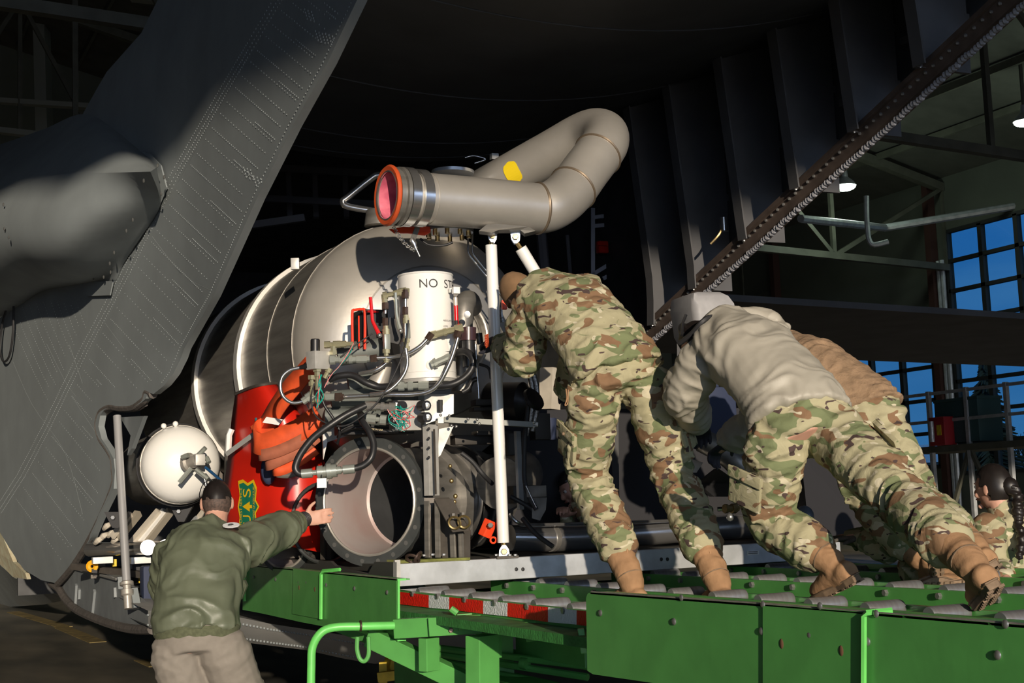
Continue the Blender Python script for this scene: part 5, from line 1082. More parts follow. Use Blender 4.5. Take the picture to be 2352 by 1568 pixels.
mk('white_band', MB().prism(PS([(612, 957, 8.53), (650, 963, 8.5), (640, 976, 8.48), (603, 970, 8.52)]), FH*.01), WHITE, oh, smooth=0)
bg_ = root('black_pouch', P(615, 1080, 8.85), 'dark rounded pouch hanging below the orange hose folds', 'pouch'); mk('bag', MB().sphere(P(617, 1078, 8.8), R(26, 8.8), 14, (.7, .5, 1.35)), BLUE, bg_); mk('strap', MB().tube(spl(PS([(600, 1050, 8.8), (590, 1000, 8.85), (588, 960, 8.9)])), .008, 6), mat('teal_strap', (.02, .12, .16), .6), bg_)
tg = root('white_tag', P(739, 1120, 7.6), 'small blank white tag hanging from the quick coupling', 'tag'); mk('plate', MB().box(P(739, 1109, 7.6), R(22, 7.6), .003, R(22, 7.6), (_r0, FH, Vector((0, 0, 1)))), WHITE, tg); mk('tie', MB().tube(PS([(739, 1099, 7.6), (738, 1090, 7.62)]), .003, 5), BLACKM, tg)
oc = root('orange_clip', P(1157, 700, 7.8), 'orange clip on a braided line beside the white strut', 'clip'); mk('body', MB().box(P(1158, 700, 7.8), R(12, 7.8), .02, R(22, 7.8)), MATS['orange_paint'], oc, bevel=.004); mk('line', MB().tube(spl(PS([(1150, 655, 7.85), (1153, 680, 7.85), (1151, 710, 7.85), (1153, 740, 7.85)])), R(4, 7.8), 6), MATS['braided_steel'], oc)
# ================================================================ people
def ball(mb, c, r, sc_=(1, 1, 1), ax=None): mb.sphere(c, r, 14, sc_, ax)
def limb(mb, pts, radii, k=5, flat=1.0):
    ps = spl(pts, k); rs = list(np.interp(np.linspace(0, 1, len(ps)), np.linspace(0, 1, len(radii)), radii))
    mb.tube(ps, rs, 16, flat=flat); ball(mb, ps[0], rs[0]*.98); ball(mb, ps[-1], rs[-1]*.98)
def torso(mb, rings, e=0, k=5):
    """rings: (centre, side vector, half width, half depth)"""
    C_ = spl([r[0] for r in rings], k); n = len(C_); T = np.linspace(0, 1, len(rings)); t = np.linspace(0, 1, n)
    W = np.interp(t, T, [r[2] for r in rings]); D = np.interp(t, T, [r[3] for r in rings]); prev = None
    S_ = [Vector([float(np.interp(x, T, [r[1].normalized()[a] for r in rings])) for a in range(3)]) for x in t]
    for i in range(n):
        d = (C_[min(i+1, n-1)]-C_[max(i-1, 0)]).normalized(); s_ = (S_[i]-d*S_[i].dot(d)).normalized(); f_ = d.cross(s_)
        kk = mb.ring(C_[i], s_*(W[i]+e), f_*(D[i]+e), 28)
        if prev is None: mb.cap(kk, 28)
        else: mb.bridge(prev, kk, 28)
        prev = kk
    mb.cap(prev, 28, True)
def union(mb, vox=.009, smooth=4, bones=None, amp=0, seed=0, lowf=5, highf=17):
    me = bpy.data.meshes.new('u'); me.from_pydata([tuple(v) for v in mb.v], [], mb.f); me.update()
    bm = bmesh.new(); bm.from_mesh(me); bmesh.ops.recalc_face_normals(bm, faces=bm.faces); bm.to_mesh(me); bm.free()
    o = bpy.data.objects.new('u', me); COL.objects.link(o)
    r = o.modifiers.new('r', 'REMESH'); r.mode = 'VOXEL'; r.voxel_size = vox
    s_ = o.modifiers.new('s', 'SMOOTH'); s_.factor = .5; s_.iterations = smooth
    dg = bpy.context.evaluated_depsgraph_get(); dg.update(); out = bpy.data.meshes.new_from_object(o.evaluated_get(dg))
    bpy.data.objects.remove(o); bpy.data.meshes.remove(me)
    nv = len(out.vertices); co = np.empty(nv*3); out.vertices.foreach_get('co', co); co = co.reshape(-1, 3)
    if bones and amp:
        no_ = np.empty(nv*3); out.vertices.foreach_get('normal', no_); no_ = no_.reshape(-1, 3)
        ds = []; prm = []
        for (a, b, am) in bones:
            a_ = np.array(a); b_ = np.array(b); ab = b_-a_; L_ = np.linalg.norm(ab); u = ab/L_; t = np.clip(((co-a_)@u)/L_, 0, 1)
            dd = np.linalg.norm(co-(a_+t[:, None]*ab), axis=1); ds.append(dd); prm.append((Vector(u), am, t, L_))
        D = np.array(ds); Wt = 1/(D**6+1e-9); Wt /= Wt.sum(0)
        disp = np.zeros(nv)
        for k, (u, am, t, L_) in enumerate(prm):
            idx = np.where(Wt[k] > .12)[0]; uu = u
            for i in idx:
                p = Vector(co[i]); al = p.dot(uu); q = p*lowf+uu*(al*(highf-lowf)); q.x += seed*9.1
                q += Vector((1, 1, 1))*noise.noise(p*6+Vector((seed, 0, 0)))*.9
                v = noise.noise(q); v2 = noise.noise(q*2.1+Vector((5, 5, 5)))
                j = .55+.6*math.exp(-((min(t[i], 1-t[i])*L_)/.11)**2)
                disp[i] += Wt[k][i]*am*j*((1-abs(v)*3.2)*.6+v2*.55)
        co = co+no_*(disp*amp)[:, None]
    c = (co.max(0)+co.min(0))/2
    out.vertices.foreach_set('co', (co-c).reshape(-1)); out.update(); return out, Vector(c)
def headpt(x, y, z, s=0.0):
    X = .074*x; Y = .094*y; Z = .116*z
    if z < 0: X *= 1-.30*(-z)**1.6
    if z < -.1 and y < 0: Y *= 1-.42*(-z-.1)
    if z < -.2 and y > 0: Y *= 1-.10*(-z)
    if y > .6 and z > -.6 and z < .3: Y *= .985
    f = 1+s/.09; return X*f, Y*f, Z*f
class Head:
    def __init__(s, c, face, up):
        s.c = Vector(c); s.f = face.normalized(); s.r = s.f.cross(up).normalized(); s.u = s.r.cross(s.f)
    def w(s, x, y, z): return s.c+s.r*x+s.f*y+s.u*z
    def shell(s, off, mask=None, n=40, m_=28):
        mb = MB(); prev = None
        for j in range(m_+1):
            th = math.pi*j/m_; i0 = len(mb.v)
            for i in range(n):
                a = 2*math.pi*i/n; x, y, z = max(math.sin(th), .01)*math.cos(a), max(math.sin(th), .01)*math.sin(a), math.cos(th)
                o = off if (mask is None or mask(x, y, z)) else -.02
                if mask is not None and o > 0: o += .0025*noise.noise(Vector((x, y, z))*9)
                mb.v.append(s.w(*headpt(x, y, z, o)))
            if prev is None: mb.cap(i0, n)
            else: mb.bridge(prev, i0, n)
            prev = i0
        mb.cap(prev, n, True); return mb
    def add(s, mb):
        h = s.shell(0); k = len(mb.v); mb.v += h.v; mb.f += [tuple(i+k for i in f) for f in h.f]
        ball(mb, s.w(0, .100, -.018), .016, (.8, 1.1, 1.1), (s.r, s.f, s.u)); mb.tube([s.w(0, .088, .022), s.w(0, .104, -.018)], [.007, .012], 8)
        ball(mb, s.w(0, .089, -.052), .016, (1.5, .6, .55), (s.r, s.f, s.u)); ball(mb, s.w(0, .080, -.088), .020, (1.2, .8, .8), (s.r, s.f, s.u))
        for sg in (-1, 1):
            ball(mb, s.w(sg*.078, -.006, -.004), .030, (.28, .62, 1.05), (s.r, s.f, s.u)); ball(mb, s.w(sg*.033, .080, .030), .014, (1.4, .6, .5), (s.r, s.f, s.u)); ball(mb, s.w(sg*.04, .068, -.03), .022, (1, .8, .8), (s.r, s.f, s.u))
def hand(mb, wr, d, n, ts, curl=.45, sc_=1.0):
    """wr wrist, d finger direction, n palm facing direction, ts thumb side (+-1 along d x n)"""
    d = d.normalized(); n = (n-d*n.dot(d)).normalized(); a = d.cross(n)*ts; s = sc_
    torso(mb, [(wr-d*.01*s, a, .028*s, .020*s), (wr+d*.03*s, a, .038*s, .016*s), (wr+d*.07*s, a, .042*s, .014*s), (wr+d*.093*s, a, .040*s, .011*s)], 0, 3)
    for i, (o, L_) in enumerate(((.032, .072), (.011, .080), (-.011, .075), (-.031, .060))):
        p = wr+d*.086*s+a*o*s; pts = [p]; ang = .12; dd = d+a*o*1.2
        for j, f in enumerate((.45, .30, .25)):
            ang += curl*(1.0+.15*i); v = (dd*math.cos(ang)+n*math.sin(ang)).normalized(); p = p+v*L_*f*s; pts.append(p)
        limb(mb, pts, [.0095*s, .009*s, .0085*s, .007*s], 2)
    p = wr+d*.022*s+a*.030*s; v = (d*.55+a*.85+n*.25).normalized(); p2 = p+v*.042*s; p3 = p2+(v+d*.7+n*.15).normalized()*.034*s; limb(mb, [p, p2, p3], [.015*s, .011*s, .008*s], 3)
def boot(par, A, K, T, lab=None, z=1.10):
    t = (T-A).normalized(); kk = (K-A).normalized(); u_ = (kk-t*kk.dot(t)).normalized(); c, s_ = math.cos(.40), math.sin(.40)
    f = t*c+u_*s_; u = u_*c-t*s_; a = f.cross(u)
    mb = MB(); limb(mb, [A+kk*.20, A+kk*.10, A+kk*.02-u*.01], [.071, .065, .057])
    H = A-u*.055-f*.045
    torso(mb, [(H-f*.028, a, .028, .032), (H, a, .042, .044), (A-u*.045+f*.03, a, .044, .052), (A-u*.052+f*.09, a, .050, .040), (A-u*.062+f*.145, a, .054, .032), (A-u*.066+f*.195, a, .041, .026), (A-u*.068+f*.215, a, .020, .015)], .004, 4)
    bt = mk('boot', union(mb, .0075, 3, [(A+kk*.2, A, 1), (A, T, .35)], .0055, 2, 6, 26), LEATHER, par, lab, smooth=60)
    so_ = MB(); base = A-u*.105; outl = [(-.09, -.024), (-.08, .022), (-.04, .036), (.03, .034), (.10, .052), (.16, .055), (.208, .040), (.232, 0), (.208, -.040), (.16, -.055), (.10, -.050), (.03, -.032), (-.04, -.036), (-.08, -.026)]
    so_.prism([base+f*x+a*y for x, y in outl], u*.026); sl = mk('sole', so_, SOLE, bt, smooth=0, bevel=.004)
    tr_ = MB()
    for i in range(9):
        for sg in (-1, 1):
            x = -.07+i*.032; w_ = .016 if i != 3 else .008; tr_.box(base+f*x+a*sg*w_*1.35-u*.003, .018, .022, .010, (f, a, u))
    mk('tread_lug', tr_, SOLE, sl, kind='stuff', smooth=0)
    mk('pull_loop', MB().tube(spl([A+kk*.17-f*.066, A+kk*.20-f*.082, A+kk*.235-f*.07, A+kk*.22-f*.058]), .006, 6), LEATHER, bt)
    mk('ankle_seam', MB().torus(A+kk*.05, kk, .060, .003, 24, 5), SOLE, bt); mk('collar', MB().torus(A+kk*.195, kk, .064, .007, 24, 6), LEATHER, bt)
    mk('welt', MB().tube([base+f*x*1.01+a*y*1.03+u*.026 for x, y in outl], .004, 5, closed=True), SOLE, bt); return bt
def person(label, J, top, bot, slv=.84, tamp=None, hem=.30, hf=17, group=None, te=.022, be=.018, hands='skin', head=True, amp=.016, seed=1, build=1.0, boots=True, hairm=None, hmask=None, hoff=.008, curl=(.5, .5), hands_dirs=None, tlabel=None, blabel=None, vox=.0095, collar=True):
    J = {k: (P(*v) if isinstance(v, tuple) else v) for k, v in J.items()}
    feet = min((J['anL'], J['anR']), key=lambda v: v.z); rt = root('person', (feet.x, feet.y, feet.z-.1), label, 'person', group)
    sH = J['hipR']-J['hipL']; sS = J['shR']-J['shL']; pel = J['pelvis']; nk = J['neck']; ch = J['chest']; wa = J.get('waist', lerp(pel, ch, .42)); b = build
    sm_ = (sH.normalized()+sS.normalized()).normalized()
    R_ = [(lerp(pel, wa, -.35), sH, .135*b, .095*b), (pel, sH, .165*b, .115*b), (wa, sm_, .145*b, .105*b), (lerp(wa, ch, .6), sS, .160*b, .115*b), (ch, sS, .172*b, .115*b), (lerp(ch, nk, .6), sS, .140*b, .085*b), (nk, sS, .065*b, .060*b)]
    # body: one continuous figure
    mb = MB(); torso(mb, R_, 0)
    hd = Head(J['head'], J['face'], J['hup']); hd.add(mb); limb(mb, [nk-(J['head']-nk)*.2, lerp(nk, hd.w(0, -.02, -.06), .5), hd.w(0, -.015, -.05)], [.065, .058, .056])
    hh = MB()
    for s in 'LR':
        limb(mb, [J['sh'+s], J['el'+s], J['wr'+s]], [.058*b, .042*b, .028*b]); limb(mb, [J['hip'+s], J['kn'+s], J['an'+s]], [.085*b, .055*b, .040*b]); limb(mb, [J['an'+s], J['an'+s]+(J['toe'+s]-J['an'+s])*.4], [.034, .02])
        dr = (J['wr'+s]-J['el'+s]).normalized(); nn = Vector((0, 0, -1))
        if hands_dirs and s in hands_dirs: dr, nn, ts = hands_dirs[s]
        else: ts = 1 if s == 'L' else -1
        hh = MB(); hand(mb if hands == 'skin' else hh, J['wr'+s], dr, nn, ts, curl[0 if s == 'L' else 1], 1.0 if hands == 'skin' else 1.08)
        if hands != 'skin':
            limb(mb, [J['wr'+s], J['wr'+s]+dr*.05], [.026, .022]); limb(hh, [J['wr'+s]-dr*.05, J['wr'+s]], [.040, .034])
            mk('glove', union(hh, .006, 2), GLOVE if hands == 'glove' else GLOVEB, rt, smooth=60)
    mk('body', union(mb, .0062, 3), SKINM, rt, smooth=60)
    for sg in (-1, 1):
        e_ = mk('eye', MB().sphere(hd.w(sg*.031, .079, .012), .012, 10), mat('eye_white', (.7, .68, .65), .2), rt); mk('iris', MB().sphere(hd.w(sg*.031, .0885, .012), .005, 8), BLACK, e_)
    mk('lips', MB().sphere(hd.w(0, .096, -.052), .016, 10, (1.3, .4, .4), (hd.r, hd.f, hd.u)), mat('lips', (.45, .16, .13), .5), rt)
    if hairm: mk('hair', hd.shell(hoff, hmask or (lambda x, y, z: z > .45 or (y < .25 and z > -.28 and not (abs(x) > .8 and y > -.15 and z < .2)))), hairm, rt, smooth=60)
    # trousers
    tb_ = MB(); torso(tb_, [R_[0], R_[1], (lerp(pel, wa, .75), R_[2][1], .150*b, .110*b)], be)
    for s in 'LR':
        kn = J['kn'+s]; an = J['an'+s]; hp = J['hip'+s]; lo_ = lerp(an, kn, .36)
        limb(tb_, [lerp(hp, kn, .05), lerp(hp, kn, .5), kn, lerp(kn, lo_, .55), lo_], [.108*b+be*.6, .092*b+be, .070*b+be, .076*b+be, .074*b+be])
        # cargo pocket volume on the outer thigh
        out_ = (sH if s == 'R' else -sH).normalized(); q = lerp(hp, kn, .62)+out_*.085*b; ax_ = (kn-hp).normalized(); tb_.box(q, .17, .05, .15, (ax_, out_, ax_.cross(out_)))
    bones = [(J['hipL'], J['knL'], 1), (J['knL'], J['anL'], 1.2), (J['hipR'], J['knR'], 1), (J['knR'], J['anR'], 1.2)]
    tr = mk('trousers', union(tb_, vox, 5, bones, tamp or amp, seed), bot, rt, blabel, smooth=60)
    # jacket
    jb = MB(); torso(jb, [(lerp(pel, wa, hem), sH, (.168+(.3-hem)*.06)*b, (.120+(.3-hem)*.06)*b), (lerp(pel, wa, .8), sm_, .165*b, .118*b)]+R_[3:6]+[(nk, sS, .080*b, .075*b)], te)
    for s in 'LR': limb(jb, [lerp(J['sh'+s], ch, .12), lerp(J['sh'+s], J['el'+s], .5), J['el'+s], lerp(J['el'+s], J['wr'+s], .5), lerp(J['el'+s], J['wr'+s], slv)], [.078*b+te*.5, .062*b+te, .055*b+te, .048*b+te, .036*b+te*.8])
    if collar: limb(jb, [nk-(J['head']-nk)*.15, lerp(nk, J['head'], .28)], [.082, .072])
    bones = [(pel, ch, 1), (ch, nk, .7), (J['shL'], J['elL'], 1.1), (J['elL'], J['wrL'], 1.2), (J['shR'], J['elR'], 1.1), (J['elR'], J['wrR'], 1.2)]
    jk_ = mk('jacket', union(jb, vox, 5, bones, amp, seed+3, 5, hf), top, rt, tlabel, smooth=60)
    if boots:
        for s in 'LR': boot(rt, J['an'+s], J['kn'+s], J['toe'+s])
    return rt, hd, J, tr, jk_
def PZz(px, z, c):
    q = P(px, 1100, c); return Vector((q.x, q.y, z))
FW = Vector((0, 1, 0)); UPV = Vector((0, 0, 1)); LFT = -_r0
CAMO1b, CAMO1, CAMO2, CAMO3, CAMO4 = camo('camouflage_cloth_e', 17), camo('camouflage_cloth_a', 1), camo('camouflage_cloth_b', 4), camo('camouflage_cloth_c', 8), camo('camouflage_cloth_d', 12)
def pocket(par, q, ax, out, m_, w=.16, h=.17, name='cargo_pocket'):
    a = ax.cross(out).normalized(); o = mk(name, MB().box(q, h, w, .022, (ax, a, out)), m_, par, smooth=50, bevel=.008); mk('flap', MB().box(q-ax*h*.36+out*.014, h*.32, w*1.04, .012, (ax, a, out)), m_, o, smooth=50, bevel=.005)
    mk('button', MB().sphere(q-ax*h*.30+out*.024, .009, 8), SOLE, o); return o
# -- 1: soldier in camouflage leaning on the white strut
r1, h1, J1, t1_, k1_ = person('person in full camouflage and coyote cap bent over, gloved hand on the white strut',
    dict(pelvis=(1418, 868, 6.65), waist=(1385, 785, 6.72), chest=(1315, 710, 6.9), neck=(1232, 668, 7.08), head=(1196, 676, 7.28), face=(FH*.9+LFT*.3-UPV*.5), hup=(UPV*.6+LFT*.55+FH*.2),
         shL=(1212, 705, 6.98), shR=(1345, 665, 7.22), elL=(1203, 822, 7.18), wrL=(1150, 795, 7.55), elR=(1330, 820, 7.5), wrR=(1300, 900, 7.75),
         hipL=(1362, 905, 6.68), hipR=(1492, 890, 6.68), knL=(1352, 1090, 6.92), knR=(1545, 1085, 6.78), anL=PZz(1443, 1.215, 6.62), anR=PZz(1640, 1.215, 6.42), toeL=PZz(1398, 1.135, 6.80), toeR=PZz(1618, 1.135, 6.64)),
    CAMO1, CAMO1b, hands='black', hem=.08, hf=12, amp=.018, seed=2, build=1.06, te=.040, be=.022, vox=.009,
    hands_dirs={'L': (LFT*.6+FH*.5+UPV*.35, LFT*.2+FH*.5+UPV*-.2, 1), 'R': (FH, -UPV, -1)}, curl=(.6, .5))
mk('cap', h1.shell(.014, lambda x, y, z: z > -.05 or y < 0), CAPM, r1, 'coyote brown knit cap', smooth=60)
g = J1['wrL']; mk('glove_cuff', MB().lathe(g+(J1['elL']-g).normalized()*.05, g, [(0, .046), (.03, .048), (.06, .044)], 18), GLOVEB, r1); gp = mk('glove_panel', MB().prism([P(1113, 770, 7.5), P(1122, 766, 7.48), P(1124, 795, 7.48), P(1116, 800, 7.5)], -FH*.01), GLOVEO, r1, 'orange panel on the black glove', smooth=0)
put_text('glove_lettering', 'HERSOI', R(8, 7.5), lambda x, y: P(1113+y/R(1, 7.5), 768+x/R(1, 7.5), 7.47), GLOVEO, r1)
for s in 'LR':
    hp, kn = J1['hip'+s], J1['kn'+s]; ax = (kn-hp).normalized(); out = ((J1['hipR']-J1['hipL'])*(1 if s == 'R' else -1)); out = (out-ax*out.dot(ax)).normalized()
    pocket(r1, lerp(hp, kn, .60)+out*.112-FH*.03, ax, (out-FH*.5).normalized(), CAMO1b)
mk('drawstring', MB().tube(spl(PS([(1300, 893, 6.6), (1302, 915, 6.58), (1298, 930, 6.58), (1304, 925, 6.58), (1305, 895, 6.6)])), .003, 5), LEATHER, r1)
# -- 2: grey jacket
r2, h2, J2, t2_, k2_ = person('person in a pale grey padded jacket with a hood and camouflage trousers pushing hard',
    dict(pelvis=(1848, 985, 5.85), waist=(1808, 898, 5.95), chest=(1722, 812, 6.15), neck=(1655, 755, 6.35), head=(1612, 792, 6.55), face=(FH*.5+LFT*.6-UPV*.7), hup=(UPV*.5+LFT*.6+FH*.4),
         shL=(1618, 812, 6.22), shR=(1768, 768, 6.50), elL=(1572, 905, 6.40), wrL=(1605, 975, 6.75), elR=(1745, 960, 6.7), wrR=(1668, 1020, 6.9),
         hipL=(1782, 1015, 5.85), hipR=(1905, 985, 5.88), knL=(1768, 1195, 6.05), knR=(2062, 1140, 5.45), anL=(1915, 1292, 5.80), anR=(2238, 1302, 4.95), toeL=(1885, 1356, 5.95), toeR=(2258, 1388, 5.13)),
    GREYJ, CAMO2, hands='black', hf=12, amp=.016, seed=5, build=1.08, te=.036, be=.020, hairm=HAIRM, tlabel='pale grey insulated jacket', vox=.009, curl=(.4, .5))
hb = MB(); limb(hb, [P(1678, 728, 6.35), P(1730, 722, 6.4), P(1782, 738, 6.4), P(1805, 752, 6.35)], [.035, .048, .045, .02], flat=.8); limb(hb, [P(1690, 735, 6.3), P(1750, 745, 6.28), P(1800, 755, 6.32)], [.02, .03, .02])
mk('hood', union(hb, .007, 3, [(P(1678, 728, 6.3), P(1805, 752, 6.3), 1)], .010, 9, 14, 8), GREYJ, r2, 'folded down grey hood', smooth=60)
hs = mk('headset', MB().tube(spl([h2.w(-.088, 0, 0), h2.w(-.075, 0, .09), h2.w(0, 0, .135), h2.w(.075, 0, .09), h2.w(.088, 0, 0)]), .012, 8), BLACK, r2, 'black communication headset'); mk('ear_cup', MB().sphere(h2.w(-.092, 0, -.01), .036, 12, (.5, 1, 1.2)), BLACK, hs); mk('ear_cup', MB().sphere(h2.w(.092, 0, -.01), .036, 12, (.5, 1, 1.2)), BLACK, hs)
mk('microphone', MB().tube(PS([(1566, 770, 6.35), (1568, 742, 6.4), (1576, 722, 6.4)]), .007, 6), BLACK, hs); mk('neck_strap', MB().tube(spl(PS([(1562, 788, 6.3), (1590, 765, 6.24), (1612, 740, 6.2), (1630, 728, 6.22), (1646, 730, 6.25)])), .012, 6), BLACKM, hs)
hp, kn = J2['hipL'], J2['knL']; ax = (kn-hp).normalized(); out = -(J2['hipR']-J2['hipL']); out = (out-ax*out.dot(ax)).normalized(); pocket(r2, lerp(hp, kn, .55)+out*.13-FH*.06, ax, (out-FH*.8).normalized(), CAMO2)
hp, kn = J2['hipR'], J2['knR']; ax = (kn-hp).normalized(); out = (J2['hipR']-J2['hipL'])+UPV*.1; out = (out-ax*out.dot(ax)).normalized(); pocket(r2, lerp(hp, kn, .5)+out*.13, ax, out, CAMO2)
for s in 'LR': mk('elastic_cuff', MB().torus(lerp(J2['an'+s], J2['kn'+s], .42), J2['kn'+s]-J2['an'+s], .070, .010, 26, 6), KNIT, r2)
# -- 3: brown fleece, mostly behind 2
r3, h3, J3, t3_, k3_ = person('person in a brown fleece and camouflage trousers behind the grey jacket',
    dict(pelvis=(2000, 975, 6.9), waist=(1955, 905, 7.0), chest=(1862, 838, 7.15), neck=(1790, 800, 7.3), head=(1745, 815, 7.45), face=(FH*.5+LFT*.6-UPV*.6), hup=(UPV*.6+LFT*.5+FH*.3),
         shL=(1790, 860, 7.1), shR=(1860, 812, 7.45), elL=(1760, 960, 7.3), wrL=(1745, 1015, 7.6), elR=(1900, 980, 7.7), wrR=(1820, 1010, 7.9),
         hipL=(1952, 1000, 6.95), hipR=(2030, 985, 6.88), knL=(2000, 1160, 7.1), knR=(2105, 1140, 6.65), anL=(2120, 1290, 6.9), anR=(2245, 1262, 6.18), toeL=(2135, 1340, 6.95), toeR=(2262, 1328, 6.38)),
    FLEECE, CAMO3, hands='glove', amp=.014, seed=8, build=1.0, te=.030, be=.02, hairm=HAIRM, tlabel='coyote brown fleece jacket')
# -- 4: green flight jacket, hand on the flange
r4, h4, J4, t4_, k4_ = person('dark haired person in a sage green flight jacket, back turned, reaching to the flange',
    dict(pelvis=(452, 1478, 6.85), waist=(452, 1395, 6.9), chest=(468, 1285, 7.05), neck=(490, 1222, 7.2), head=(498, 1155, 7.3), face=(P(498, 1155, 7)-EYE+UPV*-.6), hup=UPV,
         shL=(402, 1262, 7.1), shR=(560, 1256, 7.18), elL=(388, 1345, 7.3), wrL=(430, 1330, 7.6), elR=(612, 1232, 7.42), wrR=(698, 1193, 7.70),
         hipL=(402, 1490, 6.85), hipR=(512, 1485, 6.85), knL=(462, 1700, 6.95), knR=(590, 1690, 7.05), anL=PZz(420, .10, 6.6), anR=PZz(640, .10, 6.9), toeL=PZz(430, .02, 6.85), toeR=PZz(655, .02, 7.15)),
    JACKET, KHAKI, hands='skin', amp=.022, seed=11, build=1.0, te=.042, be=.026, hairm=HAIRM, hoff=.0045, hmask=lambda x, y, z: z > .35 or (y < .2 and z+.12*noise.noise(Vector((x, y, z))*5) > .08 and abs(x) < .97),
    hands_dirs={'R': (_r0*.97+FH*.16+UPV*.12, FH*.9-_r0*.1, 1), 'L': (FH, -UPV, 1)}, curl=(.4, .10), vox=.008, slv=.60, tamp=.006, hf=9, tlabel='sage green nylon flight jacket', blabel='plain grey flight trousers', collar=False)
mk('cropped_sides', h4.shell(.003, lambda x, y, z: y < .12 and z > -.48 and z < .4 and not (abs(x) > .85 and y > -.3)), HAIRF, r4, 'hair cropped short at the back and sides', smooth=60)
mk('collar', MB().tube(spl([J4['neck']+(_r0*math.cos(a)*.078+FH*math.sin(a)*.07)+Vector((0, 0, .012)) for a in np.linspace(0, 2*math.pi, 13)[:-1]], 3, True), .017, 8, closed=True), KNIT, r4)
hm = [lerp(J4['pelvis'], J4['waist'], .34)+(_r0*math.cos(a)*.198+FH*math.sin(a)*.150) for a in np.linspace(0, 2*math.pi, 17)[:-1]]
hz = MB(); hh_ = spl(hm, 3, True); n_ = len(hh_); rws = []
for dz, k in ((-.035, .96), (-.02, 1.0), (.0, 1.02), (.02, 1.04), (.035, .98)): 
    cc = sum(hh_, Vector())/n_; rws.append([cc+(q-cc)*k+Vector((0, 0, dz)) for q in hh_+[hh_[0]]])
for A, B in zip(rws, rws[1:]): hz.strip(A, B)
mk('waistband', hz, KNIT, r4, 'ribbed green knit waistband')
w_ = J4['wrR']; dd = (w_-J4['elR']).normalized()
mk('sleeve_rib', MB().lathe(lerp(J4['elR'], w_, .76), w_+dd, [(-.03, .060), (0, .066), (.02, .066), (.03, .054), (.03, .034)], 24, caps=False), KNIT, r4); wb = MB()
for i in range(5): wb.torus(w_+dd*(.010-.011*i), dd, .036, .008, 24, 6)
mk('shirt_cuff', wb, BLACKM, r4, 'black ribbed undershirt cuff')
pt = MB(); q = P(531, 1207, 7.02); n_ = 14
pt.v = [q+_r0*math.cos(2*math.pi*i/n_)*.042+(UPV*.35+FH*.6).normalized()*math.sin(2*math.pi*i/n_)*.022 for i in range(n_)]; pt.f = [tuple(range(n_))]; pm_ = mk('shoulder_patch', pt, mat('patch_white', (.6, .6, .6), .7), r4, 'small oval shoulder patch', smooth=0); md = pm_.modifiers.new('s', 'SOLIDIFY'); md.thickness = .006
mk('patch_emblem', MB().sphere(q-FH*.004+UPV*.004, .014, 8, (1.2, .4, .5)), INK, pm_)
mk('side_pocket', MB().prism(PS([(538, 1350, 6.95), (560, 1330, 7.05), (567, 1345, 7.05), (553, 1378, 7.0), (540, 1372, 6.95)]), FH*.05), JACKET, r4, smooth=0, bevel=.006)
mk('back_seam', MB().tube(spl(PS([(505, 1290, 6.93), (512, 1340, 6.86), (508, 1400, 6.78)])), .003, 5), KNIT, r4)
mk('glasses_arm', MB().tube(spl([h4.w(-.083, .05, .03), h4.w(-.085, -.02, .05), h4.w(-.06, -.06, .10), h4.w(0, -.03, .122)]), .0025, 5), BLACK, r4)
# -- 5: woman with the braid standing on the floor at the right
r5, h5, J5, t5_, k5_ = person('woman in camouflage with a long black braid, standing low at the right edge',
    dict(pelvis=PZz(2345, .95, 7.43), waist=PZz(2343, 1.08, 7.43), chest=(2335, 1235, 7.40), neck=(2308, 1180, 7.38), head=(2282, 1122, 7.38), face=(LFT*.62+FH*.80), hup=UPV,
         shL=(2262, 1215, 7.28), shR=(2395, 1205, 7.58), elL=(2290, 1310, 7.25), wrL=(2310, 1330, 7.0), elR=PZz(2440, 1.15, 7.48), wrR=PZz(2460, .95, 7.38),
         hipL=PZz(2320, .93, 7.33), hipR=PZz(2375, .93, 7.53), knL=PZz(2322, .5, 7.33), knR=PZz(2380, .5, 7.53), anL=PZz(2325, .10, 7.38), anR=PZz(2385, .10, 7.58), toeL=PZz(2290, .02, 7.53), toeR=PZz(2350, .02, 7.73)),
    CAMO4, CAMO4, amp=.013, seed=15, build=.92, te=.025, be=.016, hairm=HAIRM, hoff=.012, hmask=lambda x, y, z: z > .45 or (y < .35 and z > -.52 and not (abs(x) > .8 and y > -.15 and z < .1)))
bb = MB(); limb(bb, [h5.w(0, -.10, .0), h5.w(.0, -.135, -.04), P(2338, 1195, 7.28), P(2346, 1240, 7.2), P(2340, 1290, 7.16)], [.035, .026, .024, .022, .010])
mk('braid', union(bb, .006, 1, [(P(2330, 1150, 7.25), P(2340, 1290, 7.2), 1)], .012, 3, 8, 34), HAIRM, r5, 'long black braid', smooth=60); mk('hair_bun', MB().sphere(h5.w(0, -.09, .01), .048, 14), HAIRM, r5)
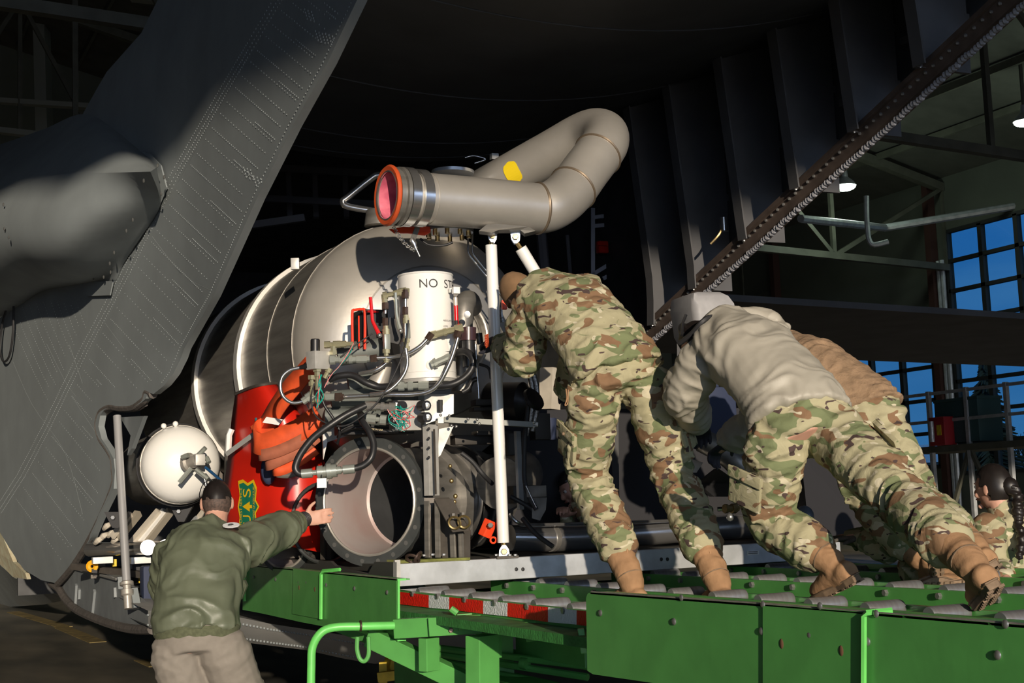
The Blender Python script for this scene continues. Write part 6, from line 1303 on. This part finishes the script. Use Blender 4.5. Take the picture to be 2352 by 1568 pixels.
# -- 6: kneeling between the trousered legs
r6, h6, J6, t6_, k6_ = person('person in camouflage kneeling low behind the pushing legs, gloved hand on the pallet corner',
    dict(pelvis=PZz(2158, 1.38, 7.3), waist=(2120, 1225, 7.3), chest=(2070, 1205, 7.35), neck=(2020, 1175, 7.4), head=(2005, 1140, 7.55), face=(LFT*.8+FH*.4-UPV*.3), hup=UPV,
         shL=(2045, 1215, 7.15), shR=(2075, 1190, 7.6), elL=(2040, 1262, 7.15), wrL=(1972, 1236, 7.3), elR=(2010, 1240, 7.7), wrR=(1950, 1235, 7.75),
         hipL=PZz(2140, 1.33, 7.2), hipR=PZz(2170, 1.33, 7.45), knL=PZz(2085, 1.20, 7.1), knR=PZz(2080, 1.20, 7.45), anL=PZz(2165, 1.16, 6.95), anR=PZz(2190, 1.16, 7.3), toeL=PZz(2115, 1.145, 6.85), toeR=PZz(2140, 1.145, 7.3)),
    CAMO3, CAMO3, hands='glove', amp=.012, seed=19, build=.85, te=.022, be=.014, hairm=HAIRM, hands_dirs={'L': (LFT+FH*.2, -UPV, 1), 'R': (LFT, -UPV, -1)}, curl=(.12, .12))
# -- 7: face glimpsed behind the camouflage leg
r7, h7, J7, t7_, k7_ = person('person glimpsed crouching inside behind the camouflage leg, only the face showing',
    dict(pelvis=PZz(1372, 1.42, 9.3), waist=(1366, 1205, 9.3), chest=(1356, 1175, 9.3), neck=(1340, 1150, 9.3), head=(1318, 1122, 9.28), face=(LFT*.9-FH*.45-UPV*.45), hup=(UPV+LFT*.4),
         shL=(1322, 1178, 9.1), shR=(1362, 1170, 9.45), elL=(1305, 1210, 9.1), wrL=(1298, 1185, 9.0), elR=PZz(1350, 1.5, 9.6), wrR=PZz(1330, 1.45, 9.5),
         hipL=PZz(1360, 1.42, 9.2), hipR=PZz(1385, 1.42, 9.4), knL=PZz(1330, 1.62, 8.98), knR=PZz(1350, 1.62, 9.6), anL=PZz(1365, 1.40, 9.0), anR=PZz(1372, 1.40, 9.5), toeL=PZz(1335, 1.33, 8.95), toeR=PZz(1345, 1.33, 9.5)),
    CAMO4, CAMO4, amp=.008, seed=23, build=.72, te=.012, be=.008, hairm=HAIRM)
